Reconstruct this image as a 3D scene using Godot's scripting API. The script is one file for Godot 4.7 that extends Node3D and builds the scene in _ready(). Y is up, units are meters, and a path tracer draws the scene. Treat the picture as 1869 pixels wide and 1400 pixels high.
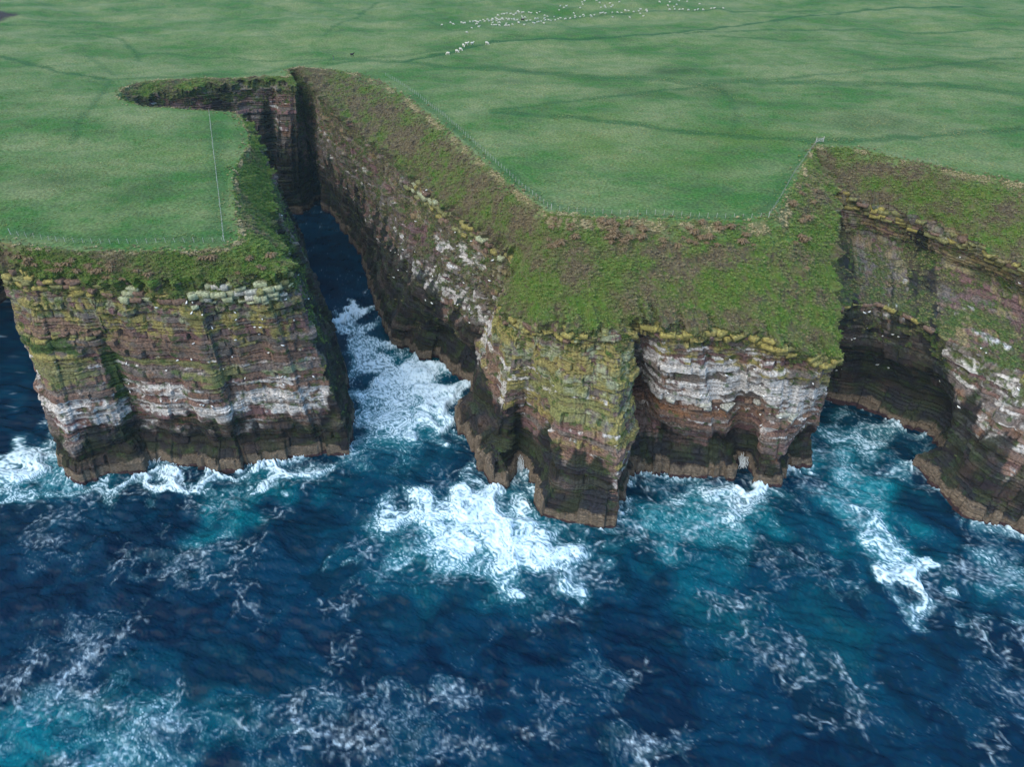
extends Node3D
# Sea cliffs with a narrow inlet, seen from the air: fields above, sea below. Units are metres, y is up, sea level is y = 0.

const GROUPS = [
	{"name": "left_inlet", "n": 10, "veg": [0, 0],
		"crest": [[-430,56,-132], [-235,56,-136], [-200,56,-148], [-192,56,-200], [-180,56,-236], [-166,56,-232], [-150,56,-205], [-114.5,56,-148]],
		"lip": [[-430,52,-129], [-235,52,-132], [-196,52,-146], [-188,52,-200], [-178,52,-232], [-166,52,-228], [-148,52,-202], [-115.4,51,-146.7]],
		"water": [[-430,0,-122], [-236,0,-124], [-188,0,-142], [-180,0,-196], [-173,0,-224], [-164,0,-222], [-145,0,-198], [-115.1,0,-134.6]],
		"foot": [[2,3,0,0]]},
	{"name": "left_front", "n": 14, "veg": [0, 0],
		"crest": [[-114.5,56,-148], [-104.5,56,-144.8], [-95.5,56,-143.5], [-75.1,56,-143], [-62.4,56,-144.5], [-60.5,56,-148.6]],
		"lip": [[-115.4,51,-146.7], [-105.5,50.5,-143], [-96.4,50.5,-141.1], [-86.5,50.5,-139.1], [-74.7,50.5,-137.7], [-61,50.5,-139.1], [-52.3,51,-140.1], [-48.9,51.5,-144.2]],
		"water": [[-115.1,0,-134.6], [-106.3,0,-129.1], [-98.7,0,-132], [-91.8,0,-132.8], [-92.3,0,-137.6], [-89.6,0,-136.8], [-83.6,0,-134], [-77.6,0,-134.8], [-75.4,0,-132.6], [-67.2,0,-132.6], [-67.4,0,-135.8], [-54.7,0,-137.6], [-41.2,0,-139.5]],
		"foot": [[2,3,0,0], [2,2.8,0,0.5], [2.5,2.8,0,0.5], [3.5,2.6,2,-0.5], [1,2.5,4,-2], [1.5,2.6,3,-1], [3,2.6,1,0], [2.5,2.6,2,0], [3,2.4,2,0], [3,2.4,2,0], [2,2.6,1,0], [2,2.8,0,0], [1,2.8,0,0.5]]},
	{"name": "geo_west", "n": 12, "veg": [0.6, 0.42],
		"crest": [[-60.5,56,-148.6], [-62.9,56,-155.1], [-69,56,-172.5], [-74.2,56,-187.8], [-75.9,56,-201.4], [-76.3,56,-211.8], [-81.3,56,-225.3], [-89.7,55.8,-241.8]],
		"lip": [[-48.9,51.5,-144.2], [-55.2,49,-158], [-63,45,-175.4], [-69.3,46,-200.4], [-74,49,-216.3], [-75.5,53,-217.7], [-79.9,54,-225.7], [-88.8,54,-243.2]],
		"water": [[-41.2,0,-139.5], [-44.2,0,-156.7], [-49,0,-172.5], [-59,0,-200], [-67.9,0,-222.3], [-75.9,0,-237.5], [-79.6,0,-243.9], [-77,0,-250]],
		"foot": [[0.8,2.8,0,0.5]]},
	{"name": "geo_arm", "n": 14, "veg": [0, 0],
		"crest": [[-89.7,55.8,-241.8], [-97.3,55.8,-243], [-108.9,55.7,-245.6], [-124,55.7,-249.4], [-135,55.5,-257.4], [-140.2,55,-272.7], [-137.6,54.4,-285.3], [-125.3,53.8,-289.3], [-104.2,53.1,-294.4], [-92.4,53.1,-297.7], [-84.8,53.3,-294.4]],
		"lip": [[-88.8,54,-243.2], [-97,53,-246], [-109,53,-249], [-123,53,-251], [-133,52,-259], [-135,52,-268], [-132,52,-276], [-121,53,-279], [-103.1,53,-290.8], [-91.2,53,-293.2], [-81.4,52.5,-286.7]],
		"water": [[-77,0,-250], [-88,0,-252], [-108,0,-253], [-122,0,-255], [-131,0,-260], [-132,0,-268], [-129,0,-275], [-118,0,-279], [-101,0,-284], [-98.9,0,-288], [-88.1,0,-288]],
		"foot": [[0.8,2.8,0,0]]},
	{"name": "geo_cleft", "n": 7, "veg": [0.8, 0.3],
		"crest": [[-84.8,53.3,-294.4], [-89.6,53.2,-306.9], [-84,53.4,-309.5]],
		"lip": [[-81.4,52.5,-286.7], [-89,44,-312], [-80.6,52,-301.1]],
		"water": [[-88.1,0,-288], [-84,0,-306], [-81.2,0,-293.6]],
		"foot": [[0.8,2.8,0,0]]},
	{"name": "geo_east", "n": 14, "veg": [0.52, 0.46],
		"crest": [[-84,53.4,-309.5], [-75.1,53.6,-306.9], [-63.1,54.1,-300.9], [-48.6,55,-283.1], [-35.7,55.8,-259.1], [-24.2,56,-234.9], [-13.4,56,-210.4], [-4.3,56,-190.2], [2.1,56,-175.9], [8.8,56,-162.3]],
		"lip": [[-80.6,52,-301.1], [-66.4,50,-271.7], [-44,46.5,-238.2], [-28.7,45.5,-212.1], [-15.8,45,-189.3], [-7.8,44.5,-176.5], [1.4,44,-163.5]],
		"water": [[-81.2,0,-293.6], [-76.5,0,-289.1], [-63.6,0,-263.2], [-56.6,0,-247], [-48.2,0,-221.2], [-41.4,0,-200.4], [-37.5,0,-189.2], [-30.7,0,-186.5], [-28.2,0,-182.1], [-22,0,-182.1], [-16,0,-171.5], [-11.6,0,-169.3]],
		"foot": [[0.8,2.8,0,0], [1.2,2.8,0,0], [2.2,3,0,0], [2.5,3,0,0], [2.5,3,0,0], [2,3,0,0], [1.5,3,0,0.5], [1.5,3,1,1], [1.5,3,2,1], [1,3,3,2], [1,3,5,2], [1,3,5,1]]},
	{"name": "prow_left", "n": 12, "veg": [0, 0],
		"crest": [[8.8,56,-162.3], [11,56,-160.8], [14.9,56,-160.5]],
		"lip": [[1.4,44,-163.5], [0.7,40,-156.9], [-2.2,37.5,-153.8], [-0.6,38,-147.3], [3.2,40,-141.2], [8,41,-137.8], [15.1,41.5,-135.4], [22.2,42.5,-134.9]],
		"water": [[-11.6,0,-169.3], [-10.6,0,-161.6], [-15.4,0,-153.6], [-10.6,0,-140.3], [-5.7,0,-127.6], [-1.7,0,-127.6], [1.9,0,-134.8], [3.8,0,-132.8], [7.4,0,-117.9], [15.7,0,-114.8], [23.9,0,-113.5]],
		"foot": [[1,3,5,1], [1.5,3,0,1], [5.5,5,0,0], [7,5,0,0], [7,4.5,0,0], [7,4,2,0], [1.5,3,3,-1.5], [2,3,2,-1], [3.5,4,0,0], [4,3.5,0,1], [4,3.2,0,2]]},
	{"name": "prow_right", "n": 5, "veg": [0, 0],
		"crest": [[14.9,56,-160.5], [20,56,-159.8]],
		"lip": [[22.2,42.5,-134.9], [24.1,43,-135.7], [25.9,44,-136.8]],
		"water": [[23.9,0,-113.5], [28.7,0,-129.3], [29.9,0,-132.8]],
		"foot": [[4,3.2,0,2], [2,3,0,1.5], [4.5,3,2,-8]]},
	{"name": "centre_front", "n": 14, "veg": [0, 0],
		"crest": [[20,56,-159.8], [29.6,56,-159.5], [42.9,56,-158.6], [54.5,56,-158.9], [61.8,56,-161.4]],
		"lip": [[25.9,44,-136.8], [30.6,43.5,-136], [35.4,42,-134.6], [47.2,42,-134], [55.5,41,-132.9], [61.8,38.5,-132.3], [68.6,36,-132.6], [72.9,35,-132.5]],
		"water": [[29.9,0,-132.8], [32.9,0,-132.6], [37.1,0,-132], [47.1,0,-130.7], [54.6,0,-130.1], [57.4,0,-136], [59.6,0,-135.6], [59.7,0,-128.6], [65.8,0,-127.4], [69.1,0,-134.8], [75.7,0,-134.8]],
		"foot": [[4.5,3,2,-8], [4.5,3,4,-8], [4,3,4,0], [3.5,3,3,1], [3,3,2.5,1], [0.8,3,2.5,0], [0.8,3,2,0], [2.5,2.6,0,0.5], [2.5,2.6,0,0.5], [1.5,2.4,1,0.5], [4,2,0,1]]},
	{"name": "cove_west", "n": 9, "veg": [0.35, 0.2],
		"crest": [[61.8,56,-161.4], [64.8,56,-165.8], [69.7,56,-175.2], [74.8,56,-185.1], [79.3,56,-194.2], [82.8,56,-201.4], [86.3,56,-208.1]],
		"lip": [[72.9,35,-132.5], [74.1,38,-140.2], [76.2,44,-155], [82.1,49,-170.2], [85.2,51,-182.6], [88.1,52,-205.9]],
		"water": [[75.7,0,-134.8], [77,0,-140], [78,0,-150], [82,0,-160], [88,0,-162.6]],
		"foot": [[4,2,0,1], [2,2.5,0,1], [1,3,0,0], [1,3,1,0], [1,3,1,0]]},
	{"name": "cove_back", "n": 10, "veg": [0.48, 0.64],
		"crest": [[86.3,56,-208.1], [91.3,56,-210], [100.8,56,-205.8], [107.4,56,-199.3], [116.5,56,-192.2]],
		"lip": [[88.1,52,-205.9], [92.2,48,-195.5], [100.4,47,-190.2], [106.1,46,-185.2], [114.1,46,-177.6]],
		"water": [[88,0,-162.6], [91,0,-161.4], [97.3,0,-158.4], [105,0,-151.3], [111.3,0,-145.7], [110.3,0,-139.7]],
		"step": [[89.3,39.4,-196.3], [93.8,37.4,-189.7], [103.1,37.4,-189.7], [109.1,36.4,-183.2], [117.4,36.4,-176.7]],
		"lower": [[80.4,34,-161.9], [83,32,-159.8], [94.1,32,-163.1], [99.6,31,-158.8], [105.7,30,-149.7]],
		"foot": [[1,2,1,0], [1.5,1.8,2,0], [1.5,1.8,4,1], [1.5,1.8,6,1], [1.5,1.8,6,1], [1.5,2.4,2,0]]},
	{"name": "right_front", "n": 10, "veg": [0.48, 0.64],
		"crest": [[116.5,56,-192.2], [124.4,56,-187.8], [131.2,56,-184.3], [142.8,56,-177.7], [167.2,56,-165.8], [230,56,-135], [420,56,-125]],
		"lip": [[114.1,46,-177.6], [119,45,-169.1], [123.1,44,-160.6], [131.2,44,-149.7], [152.6,44,-137.5], [228,46,-120], [420,46,-115]],
		"water": [[110.3,0,-139.7], [101.1,0,-135], [103.5,0,-125.2], [106.5,0,-117.9], [117.2,0,-111.7], [146.2,0,-103.9], [235,0,-92], [420,0,-90]],
		"step": [[117.4,36.4,-176.7], [123,36.4,-169.1], [128.2,35.4,-162.2], [136.3,35.4,-151.6], [159.1,35.4,-139.6], [228,36,-114], [420,36,-110]],
		"lower": [[105.7,30,-149.7], [106.8,29.5,-148], [111.3,29.5,-143.8], [116.7,29,-137.7], [125,29,-128.3], [145,29,-116.2], [231,29,-100], [420,29,-97]],
		"foot": [[1.5,3,2,0], [5,3,0,0.5], [4,3,0,1], [3.5,3,0,1], [3.5,3,0,1], [3,3,0,1], [3,3,0,1], [3,3,0,1]]},
]
const TRACKS = [
	[1.5, 1, [[-44, -312.2], [-8.2, -340.8], [39.9, -346.9], [78.1, -358], [122.6, -384.4], [175, -411.7], [268.1, -423.5]]],
	[1.2, 0.7, [[77.5, -354.6], [116.8, -363.7], [168, -366], [233.9, -362.5]]],
	[1, 0.5, [[88.5, -349.1], [159, -343.7], [215.9, -330.5]]],
	[2.2, 0.6, [[-74.3, -314.3], [-61.5, -317.9], [-44, -312.2], [-7.2, -295.4]]],
	[1.6, 0.5, [[-149.6, -284.2], [-123.5, -295.8], [-94.3, -304.9], [-87.7, -314.1], [-73.3, -320.8], [-45.2, -322.3], [-8.2, -340.8]]],
	[1.2, 0.8, [[-209.6, -319.2], [-172.4, -293.6], [-148.7, -284.3]]],
	[1, 0.5, [[-148.7, -284.3], [-141.2, -255.1], [-136.9, -236.2], [-128.2, -212.8]]],
	[1.2, 0.6, [[-6.2, -243.5], [27.2, -257.1], [72.1, -274.1], [116.6, -289.1], [206.9, -314.4]]],
	[3.5, 0.6, [[-13.8, -300.7], [13.5, -289.3], [62.9, -277.7], [102.8, -277.7], [150.9, -274.1], [178.4, -263.7]]],
	[2.2, 0.7, [[-6.1, -241.8], [23.6, -236], [52.5, -222.6], [87.8, -213.7], [116.4, -216.6], [157.4, -226.3]]],
	[0.8, 0.6, [[-203, -366], [-184.3, -358], [-172.7, -349.4], [-156.6, -326.4], [-150.8, -314.6]]],
	[0.8, 0.5, [[-240.6, -374.4], [-212.2, -374.4], [-189.8, -381.9]]],
	[0.9, 0.8, [[-8.9, -374.4], [17.7, -395], [48.2, -403.2], [107.2, -408.8], [176.1, -414.6]]],
	[0.7, 0.6, [[-72.9, -442.5], [-76.8, -411.7], [-75.8, -397.7], [-83.8, -363.1], [-84.6, -354.7]]],
	[0.7, 0.5, [[-156.6, -326.4], [-138.2, -325.7], [-120.5, -323.6], [-98.3, -320.9], [-75.3, -319.5]]],
	[0.7, 0.4, [[-153.5, -442.5], [-104.8, -411.7], [-71.1, -429.7], [-10.3, -442.5]]],
	[0.8, 0.5, [[-47.4, -397.7], [-26, -360.4], [12.3, -397.7], [36.2, -426.6]]],
	[2.5, 0.5, [[-92.3, -230.7], [-80, -195], [-64.4, -148]]],
	[2, 0.5, [[-113.2, -154.2], [-98.5, -149.7], [-77.5, -149.1], [-65.3, -149.1]]],
	[2, 0.5, [[-33.3, -263.2], [-19.6, -230.5], [-5.2, -196.7], [3.6, -177.7], [10, -166.5]]],
	[2, 0.4, [[11.3, -165.8], [28, -162], [57.4, -160.2], [72.1, -183.2], [85.2, -205.8]]],
	[1, 0.4, [[58.9, -277.7], [75.5, -263.7], [71.6, -236], [64.6, -217.6]]],
	[0.8, 0.4, [[-174.4, -320.5], [-149.2, -290.2]]],
]
const FENCE_LEFT_FRONT = [[-112.7, -151.3], [-107.2, -149.9], [-100, -147.8], [-91.3, -147.2], [-83.9, -146.9], [-73.1, -147.2], [-63.6, -147.8]]
const FENCE_LEFT_SIDE = [[-63.6, -147.8], [-70.2, -165.8], [-80.9, -195], [-91.1, -222.7], [-98.1, -241.8]]
const FENCE_RIGHT_SIDE = [[-48, -291.4], [-37, -270.7], [-27.3, -249.8], [-18.7, -230.5], [-11.1, -212.8], [-4.4, -196.3], [2.2, -180.2], [9.4, -164.5]]
const FENCE_RIGHT_FRONT = [[9.4, -164.5], [13.8, -163.6], [24.2, -162.6], [40.9, -161.4], [51, -160.5], [60.3, -160.5]]
const FENCE_RIGHT_END = [[60.3, -160.5], [66.8, -172.5], [75.3, -189], [84.9, -205.8], [88.3, -211.8]]
const SHEEP_NEAR = [[-26.4, -322.4, 200], [-22.9, -325.8, 25], [-21.5, -328.5, 35], [-20.6, -334.1, 60], [-19.4, -337, 0], [-17.1, -338, -30], [-10.7, -336.8, 25]]
const SHEEP_FAR = [[-32.7, -372.6, 4], [-29, -377.5, 1], [-27.4, -373, 4], [-23.1, -382.1, 1], [-22.2, -375.7, 4], [-23.8, -377.8, 1], [-20.2, -385, 1], [-18.7, -386.5, 1], [-17.5, -386.1, 1], [-16.6, -384.3, 1], [-16.1, -385, 1], [-15.4, -388.7, 1], [-14, -391.4, 1], [-13.1, -385, 1], [-11.9, -391.7, 1], [-11, -385, 1], [-9.7, -395.2, 2], [-9.3, -390.6, 1], [-9.9, -387.3, 1], [-9.3, -382.5, 1], [-8.1, -397.1, 2], [-7.4, -392.9, 1], [-7, -399.8, 2], [-6.4, -387.8, 1], [-7.4, -385.6, 1], [-6.5, -382.5, 1], [-5.9, -382.1, 1], [-5.5, -389.5, 1], [-5, -395.8, 2], [-4.4, -391.4, 1], [-5.1, -402.2, 2], [-3.9, -402.6, 2], [-2.5, -404.2, 2], [-0.7, -403.4, 2], [0.8, -402.8, 2], [-2.8, -396.3, 2], [-1.4, -396.7, 2], [-0.1, -396.6, 1], [1, -397.8, 2], [1.9, -405.4, 2], [3, -411, 2], [3.5, -408.2, 2], [5.1, -408.8, 2], [5.9, -409.8, 2], [5, -403.4, 2], [5.4, -400.2, 2], [1.2, -391.4, 1], [-1.8, -388.9, 1], [2.5, -387.3, 1], [-9.5, -372.8, 2], [-8.4, -374.6, 2], [-7.4, -375.3, 2], [-5.9, -371.5, 2], [-3.3, -374.3, 2], [-2.7, -379.1, 2], [-2.6, -374.8, 2], [-1.5, -375, 2], [0.2, -376.9, 2], [3.2, -378.9, 2], [5.7, -375.7, 2], [-18.4, -364.6, 4], [-15.2, -365.6, 4], [-20.1, -353.1, 4], [-16.6, -375.7, 4], [3.1, -378.5, 2], [6.5, -402.5, 2], [8.6, -410.3, 0], [9.7, -410, 0], [12.7, -410.8, 0], [14.1, -412.5, 0], [11.6, -399.2, 1], [12.8, -400.4, 0], [8.9, -391.3, 1], [7.2, -395.6, 1], [16.1, -399.2, 1], [16.5, -406.6, 0], [17.8, -405.8, 0], [21.4, -407.4, 0], [25.2, -423.9, 0], [24.3, -416, 0], [26.8, -418.6, 0], [28.4, -423, 0], [10.7, -382.2, 0], [12.1, -386.7, 0], [10.1, -384.4, 0], [12.9, -387.8, 1], [14.2, -389, 1], [15.3, -385.2, 0], [16.3, -392.1, 1], [18, -395.2, 1], [19, -392.1, 1], [21.3, -394.5, 1], [22.8, -395.6, 1], [24, -397.2, 1], [26.3, -395.2, 1], [28.8, -396.5, 1], [31.2, -397.7, 1], [33.8, -399.5, 1], [35.8, -403.6, 1], [35.9, -399.5, 1], [39.2, -401.2, 1], [39.3, -397.7, 1], [41.1, -401.8, 1], [44.3, -403.6, 1], [45.5, -404.8, 1], [46.7, -403, 1], [50.3, -404.2, 1], [52.9, -404.8, 1], [55, -404.8, 1], [57.2, -407.8, 1], [58.8, -407.2, 1], [61.1, -405.4, 1], [63.8, -406.6, 1], [65, -409, 1], [67.8, -407.8, 1], [58.2, -397.5, 1], [63.7, -400.6, 1], [64.9, -397.7, 1], [67.3, -402.4, 1], [31.9, -407.8, 0], [31.6, -412.7, 0], [35.2, -418.4, 0], [37.3, -432.6, 0], [37.3, -428.2, 0], [38.8, -435.6, 0], [42.2, -436.3, 0], [43.5, -436.9, 0], [45, -432.6, 0], [46.1, -426.8, 0], [48.5, -434.2, 0], [45.9, -418.7, 0], [48.4, -422.9, 0], [48.3, -418.4, 0], [51.4, -426.2, 0], [51.4, -419, 0], [52.4, -421.6, 0], [56.9, -430.8, 0], [56.2, -425.5, 0], [61.6, -431.5, 0], [62.4, -428.8, 0], [63.2, -426.8, 0], [69.1, -431.8, 0], [49.6, -396, 0], [76.9, -423.8, 3], [81.8, -421.6, 3], [79.6, -414, 3], [79.5, -407.8, 3], [82.6, -412.7, 3], [84.2, -414.9, 3], [82, -407.5, 3], [84.4, -407.2, 3], [86.4, -409, 3], [89, -407.8, 3], [92.2, -407.5, 3], [94.3, -409.7, 3], [96.4, -407.8, 3], [100.6, -408.2, 3], [102, -407.8, 3], [106.6, -408.2, 3], [97.9, -423.6, 3], [88.2, -432.2, 3], [88.3, -429.1, 3], [92.1, -427.8, 3]]
const SHEEP_DARK = [[5.1, -389], [-66.3, -323.8]]
const PERSON_AT = [[-73.4, -320.1]]
const FOAM = [[-21.4, -120.2, 9.9, 7.2, 0.95], [-9.7, -120.2, 11.7, 8.1, 1.1], [-4.3, -112.5, 14.4, 8.1, 1.15], [6.7, -105.4, 10.8, 7.2, 1.05], [-0.5, -102.4, 14.4, 4.5, 0.75], [14.3, -110.1, 5.4, 4.5, 0.7], [-27.5, -116.7, 4.5, 7.2, 0.6], [-16.4, -106.9, 10.8, 6.3, 0.7], [-29, -172.5, 9, 9.9, 1.15], [-37.9, -172.5, 5.4, 10.8, 0.95], [-32.1, -152.5, 8.1, 9, 0.9], [-32.1, -164.7, 7.2, 8.1, 0.95], [-38.3, -164.7, 5.4, 9, 0.85], [-27.4, -180.9, 5.4, 4.5, 0.9], [-52.3, -199.4, 3.6, 5.4, 0.8], [-20, -160.9, 7.2, 7.2, 1.2], [-21.4, -150.2, 5.4, 4.5, 1.05], [-16.4, -164.7, 3.6, 3.6, 1.1], [-35.7, -157.2, 7.2, 11.7, 0.72], [-40.9, -182.4, 6.3, 9, 0.95], [-46.1, -188.3, 4.5, 8.1, 0.85], [-50, -196.1, 3.6, 7.2, 0.8], [-54.4, -207.1, 4.14, 5.85, 1.4], [-48.8, -194.5, 3.6, 4.5, 0.55], [-30.6, -141.4, 9, 7.2, 0.5], [-39.5, -147.9, 4.5, 8.1, 0.6], [-7.5, -131.2, 3.6, 8.1, 0.7], [-12.3, -145.7, 2.7, 4.5, 0.7], [-123, -135.2, 9, 8.1, 1], [-121.9, -125.6, 6.3, 5.4, 0.75], [-117.1, -137.2, 6.3, 5.4, 0.95], [-109.5, -127.4, 5.4, 4.5, 0.7], [-84.8, -129.7, 16.2, 3.06, 1.05], [-98.3, -126.5, 9, 3.15, 0.7], [-58.4, -132.8, 12.6, 3.78, 1], [-66.7, -123.7, 4.5, 7.2, 0.45], [-46.7, -136.2, 7.2, 4.5, 0.7], [-67.2, -110.9, 4.5, 3.6, 0.5], [-157.2, -193, 4.5, 7.2, 0.4], [51.2, -124.6, 12.6, 6.3, 0.85], [56, -126.9, 4.5, 3.6, 1.1], [59.7, -121.9, 5.4, 4.5, 0.6], [91, -145.7, 9, 8.1, 0.75], [83.5, -133.2, 6.3, 10.8, 0.6], [82.6, -115, 5.4, 5.4, 0.8], [83.2, -110.1, 4.5, 3.6, 0.9], [86.3, -98.3, 4.32, 4.95, 1.05], [84.9, -103.9, 3.6, 3.6, 0.8], [85.7, -92.5, 2.25, 3.6, 0.666], [108.7, -102.4, 6.3, 8.1, 0.65], [35, -115, 3.6, 6.3, 0.55], [46, -113.3, 10.8, 8.1, 0.5], [73.3, -127.4, 7.2, 3.6, 0.55], [96.5, -131.2, 4.5, 2.7, 0.6], [99.9, -87.3, 5.4, 2.7, 0.592], [92.4, -89.9, 5.4, 1.8, 0.407], [103.3, -106.9, 6.3, 3.6, 0.5], [38.4, -120.2, 4.5, 4.5, 0.5], [24.6, -113.3, 2.7, 2.7, 0.6], [71.2, -99.5, 2.7, 6.3, 0.5], [-86.1, -73.3, 8.1, 6.3, 0.518], [-66.4, -65.1, 12.6, 6.3, 0.5328], [-86, -86.1, 10.8, 5.4, 0.3108], [-88, -71.2, 5.4, 5.4, 0.444], [-92.1, -71.2, 3.6, 4.5, 0.518], [-59.4, -67.1, 7.2, 3.6, 0.444], [-76.5, -70.1, 4.5, 8.1, 0.444], [-40.5, -66.1, 9.9, 4.5, 0.4292], [-45.2, -69.1, 6.3, 3.6, 0.407], [-19, -66.1, 5.4, 8.1, 0.407], [17.5, -80, 2.7, 5.4, 0.407], [12.9, -74.4, 2.7, 5.4, 0.333], [25.4, -62.7, 8.1, 3.6, 0.407], [18.6, -62.2, 5.4, 3.6, 0.37], [-23.8, -72.8, 7.2, 1.8, 0.37], [-8.5, -71.2, 3.6, 3.6, 0.296], [2.5, -63.6, 5.4, 1.8, 0.407], [-34.9, -77.2, 5.4, 1.8, 0.333], [-33.1, -97.3, 1.8, 1.8, 0.6], [2.3, -92.8, 2.7, 1.35, 0.518], [-38.1, -105.4, 1.8, 3.6, 0.6], [-22.2, -76.1, 4.5, 1.8, 0.444], [-15.7, -72.8, 4.5, 2.25, 0.444], [-75.8, -102.4, 7.2, 2.7, 0.4], [-100.7, -106.9, 7.2, 2.7, 0.35], [-85.5, -108.5, 2.7, 2.7, 0.45], [-57.4, -100.9, 4.5, 5.4, 0.3], [63.5, -81.2, 5.4, 3.6, 0.296], [49.2, -79.5, 4.5, 3.6, 0.296], [63, -71.2, 6.3, 4.5, 0.259], [84.6, -70.1, 9, 3.6, 0.296], [92.6, -77.7, 5.4, 3.6, 0.333], [40.1, -86.1, 3.6, 3.6, 0.296], [51.7, -92.5, 5.4, 4.5, 0.296], [62, -103.9, 5.4, 4.5, 0.45], [-90.8, -291.9, 4.5, 0.9, 0.7], [-76.9, -293.6, 2.7, 0.9, 0.6]]
const TEAL = [[84.7, -125.6, 9, 20, 1], [83.2, -111.7, 9, 9, 0.9], [40.2, -115.8, 14, 11, 0.8], [50.6, -116.7, 14, 8, 0.7], [-66.4, -118.4, 6, 10, 0.8], [-83.8, -63.2, 16, 6, 0.8], [-30.5, -164.7, 12, 26, 0.9], [-6.8, -110.9, 24, 14, 0.7], [89.5, -145.7, 10, 9, 0.6], [-113.1, -129.3, 14, 8, 0.5], [-58.4, -127.4, 14, 5, 0.4], [42.4, -96.6, 8, 14, 0.35], [62.4, -87.3, 12, 12, 0.25], [106.5, -99.5, 8, 10, 0.3], [-63.5, -70.1, 20, 8, 0.3], [-46.7, -186.8, 5, 12, 0.4]]
const FALLS = [[-90.2, -136.6], [1.9, -134.6], [58.5, -135.6]]
const DARK_PATCHES = [[-256.1, -395, 14, 14, 1], [60.6, -293.1, 14, 7, 0.6], [72.5, -267.1, 10, 9, 0.5], [7.4, -293.4, 10, 4, 0.5], [-0.9, -278, 8, 4, 0.45], [113.8, -230.5, 18, 12, 0.5], [67.8, -217.6, 22, 10, -0.6], [23.3, -212.8, 12, 14, -0.5], [48.8, -263.7, 20, 8, 0.3], [172, -301.3, 25, 10, 0.3], [-119, -183.2, 12, 9, 0.4], [-94.6, -175.9, 10, 10, 0.35], [-98.2, -203.6, 18, 8, -0.3], [21.9, -236, 14, 6, -0.4], [47.2, -195, 18, 10, -0.4]]

const GROUP_LOOK = {
	# lichen from, lichen amount, yellow bias, guano centre, guano width, guano amount, wet rock height (raised on some walls to paint in shade), moss amount, brown of the bank
	"left_inlet": [0.7, 0.6, 0.0, 0.45, 0.1, 0.5, 12.0, 0.4, 0.5],
	"left_front": [0.76, 1.0, 0.0, 0.36, 0.13, 0.55, 10.5, 0.45, 0.5],
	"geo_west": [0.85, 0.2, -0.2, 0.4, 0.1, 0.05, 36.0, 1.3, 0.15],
	"geo_arm": [0.9, 0.1, 0.0, 0.7, 0.2, 0.12, 44.0, 0.7, 0.6],  # dark band carried almost to the lip to paint in the arm's deep shadow
	"geo_cleft": [0.9, 0.1, 0.0, 0.7, 0.2, 0.0, 20.0, 0.9, 0.4],
	"geo_east": [0.78, 0.45, 0.0, 0.52, 0.2, 0.2, 23.0, 0.95, 0.98],
	"prow_left": [0.5, 0.95, 0.1, 0.55, 0.1, 0.35, 15.0, 0.55, 0.5],
	"prow_right": [0.35, 1.0, 0.1, 0.2, 0.08, 0.6, 9.0, 0.9, 0.5],
	"centre_front": [0.86, 1.0, 0.3, 0.6, 0.2, 0.6, 9.5, 0.35, 0.6],
	"cove_west": [0.75, 0.8, 0.1, 0.5, 0.2, 0.7, 16.0, 0.7, 0.5],
	"cove_back": [0.66, 0.45, 0.15, 0.5, 0.14, 0.42, 36.0, 0.6, 0.8],  # tall dark band and browner bank put the cove's shade into the colour
	"right_front": [0.72, 0.6, 0.1, 0.42, 0.20, 0.5, 17.0, 0.6, 0.66],  # dark band raised with the cove's, painting shade onto this face
}
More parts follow.
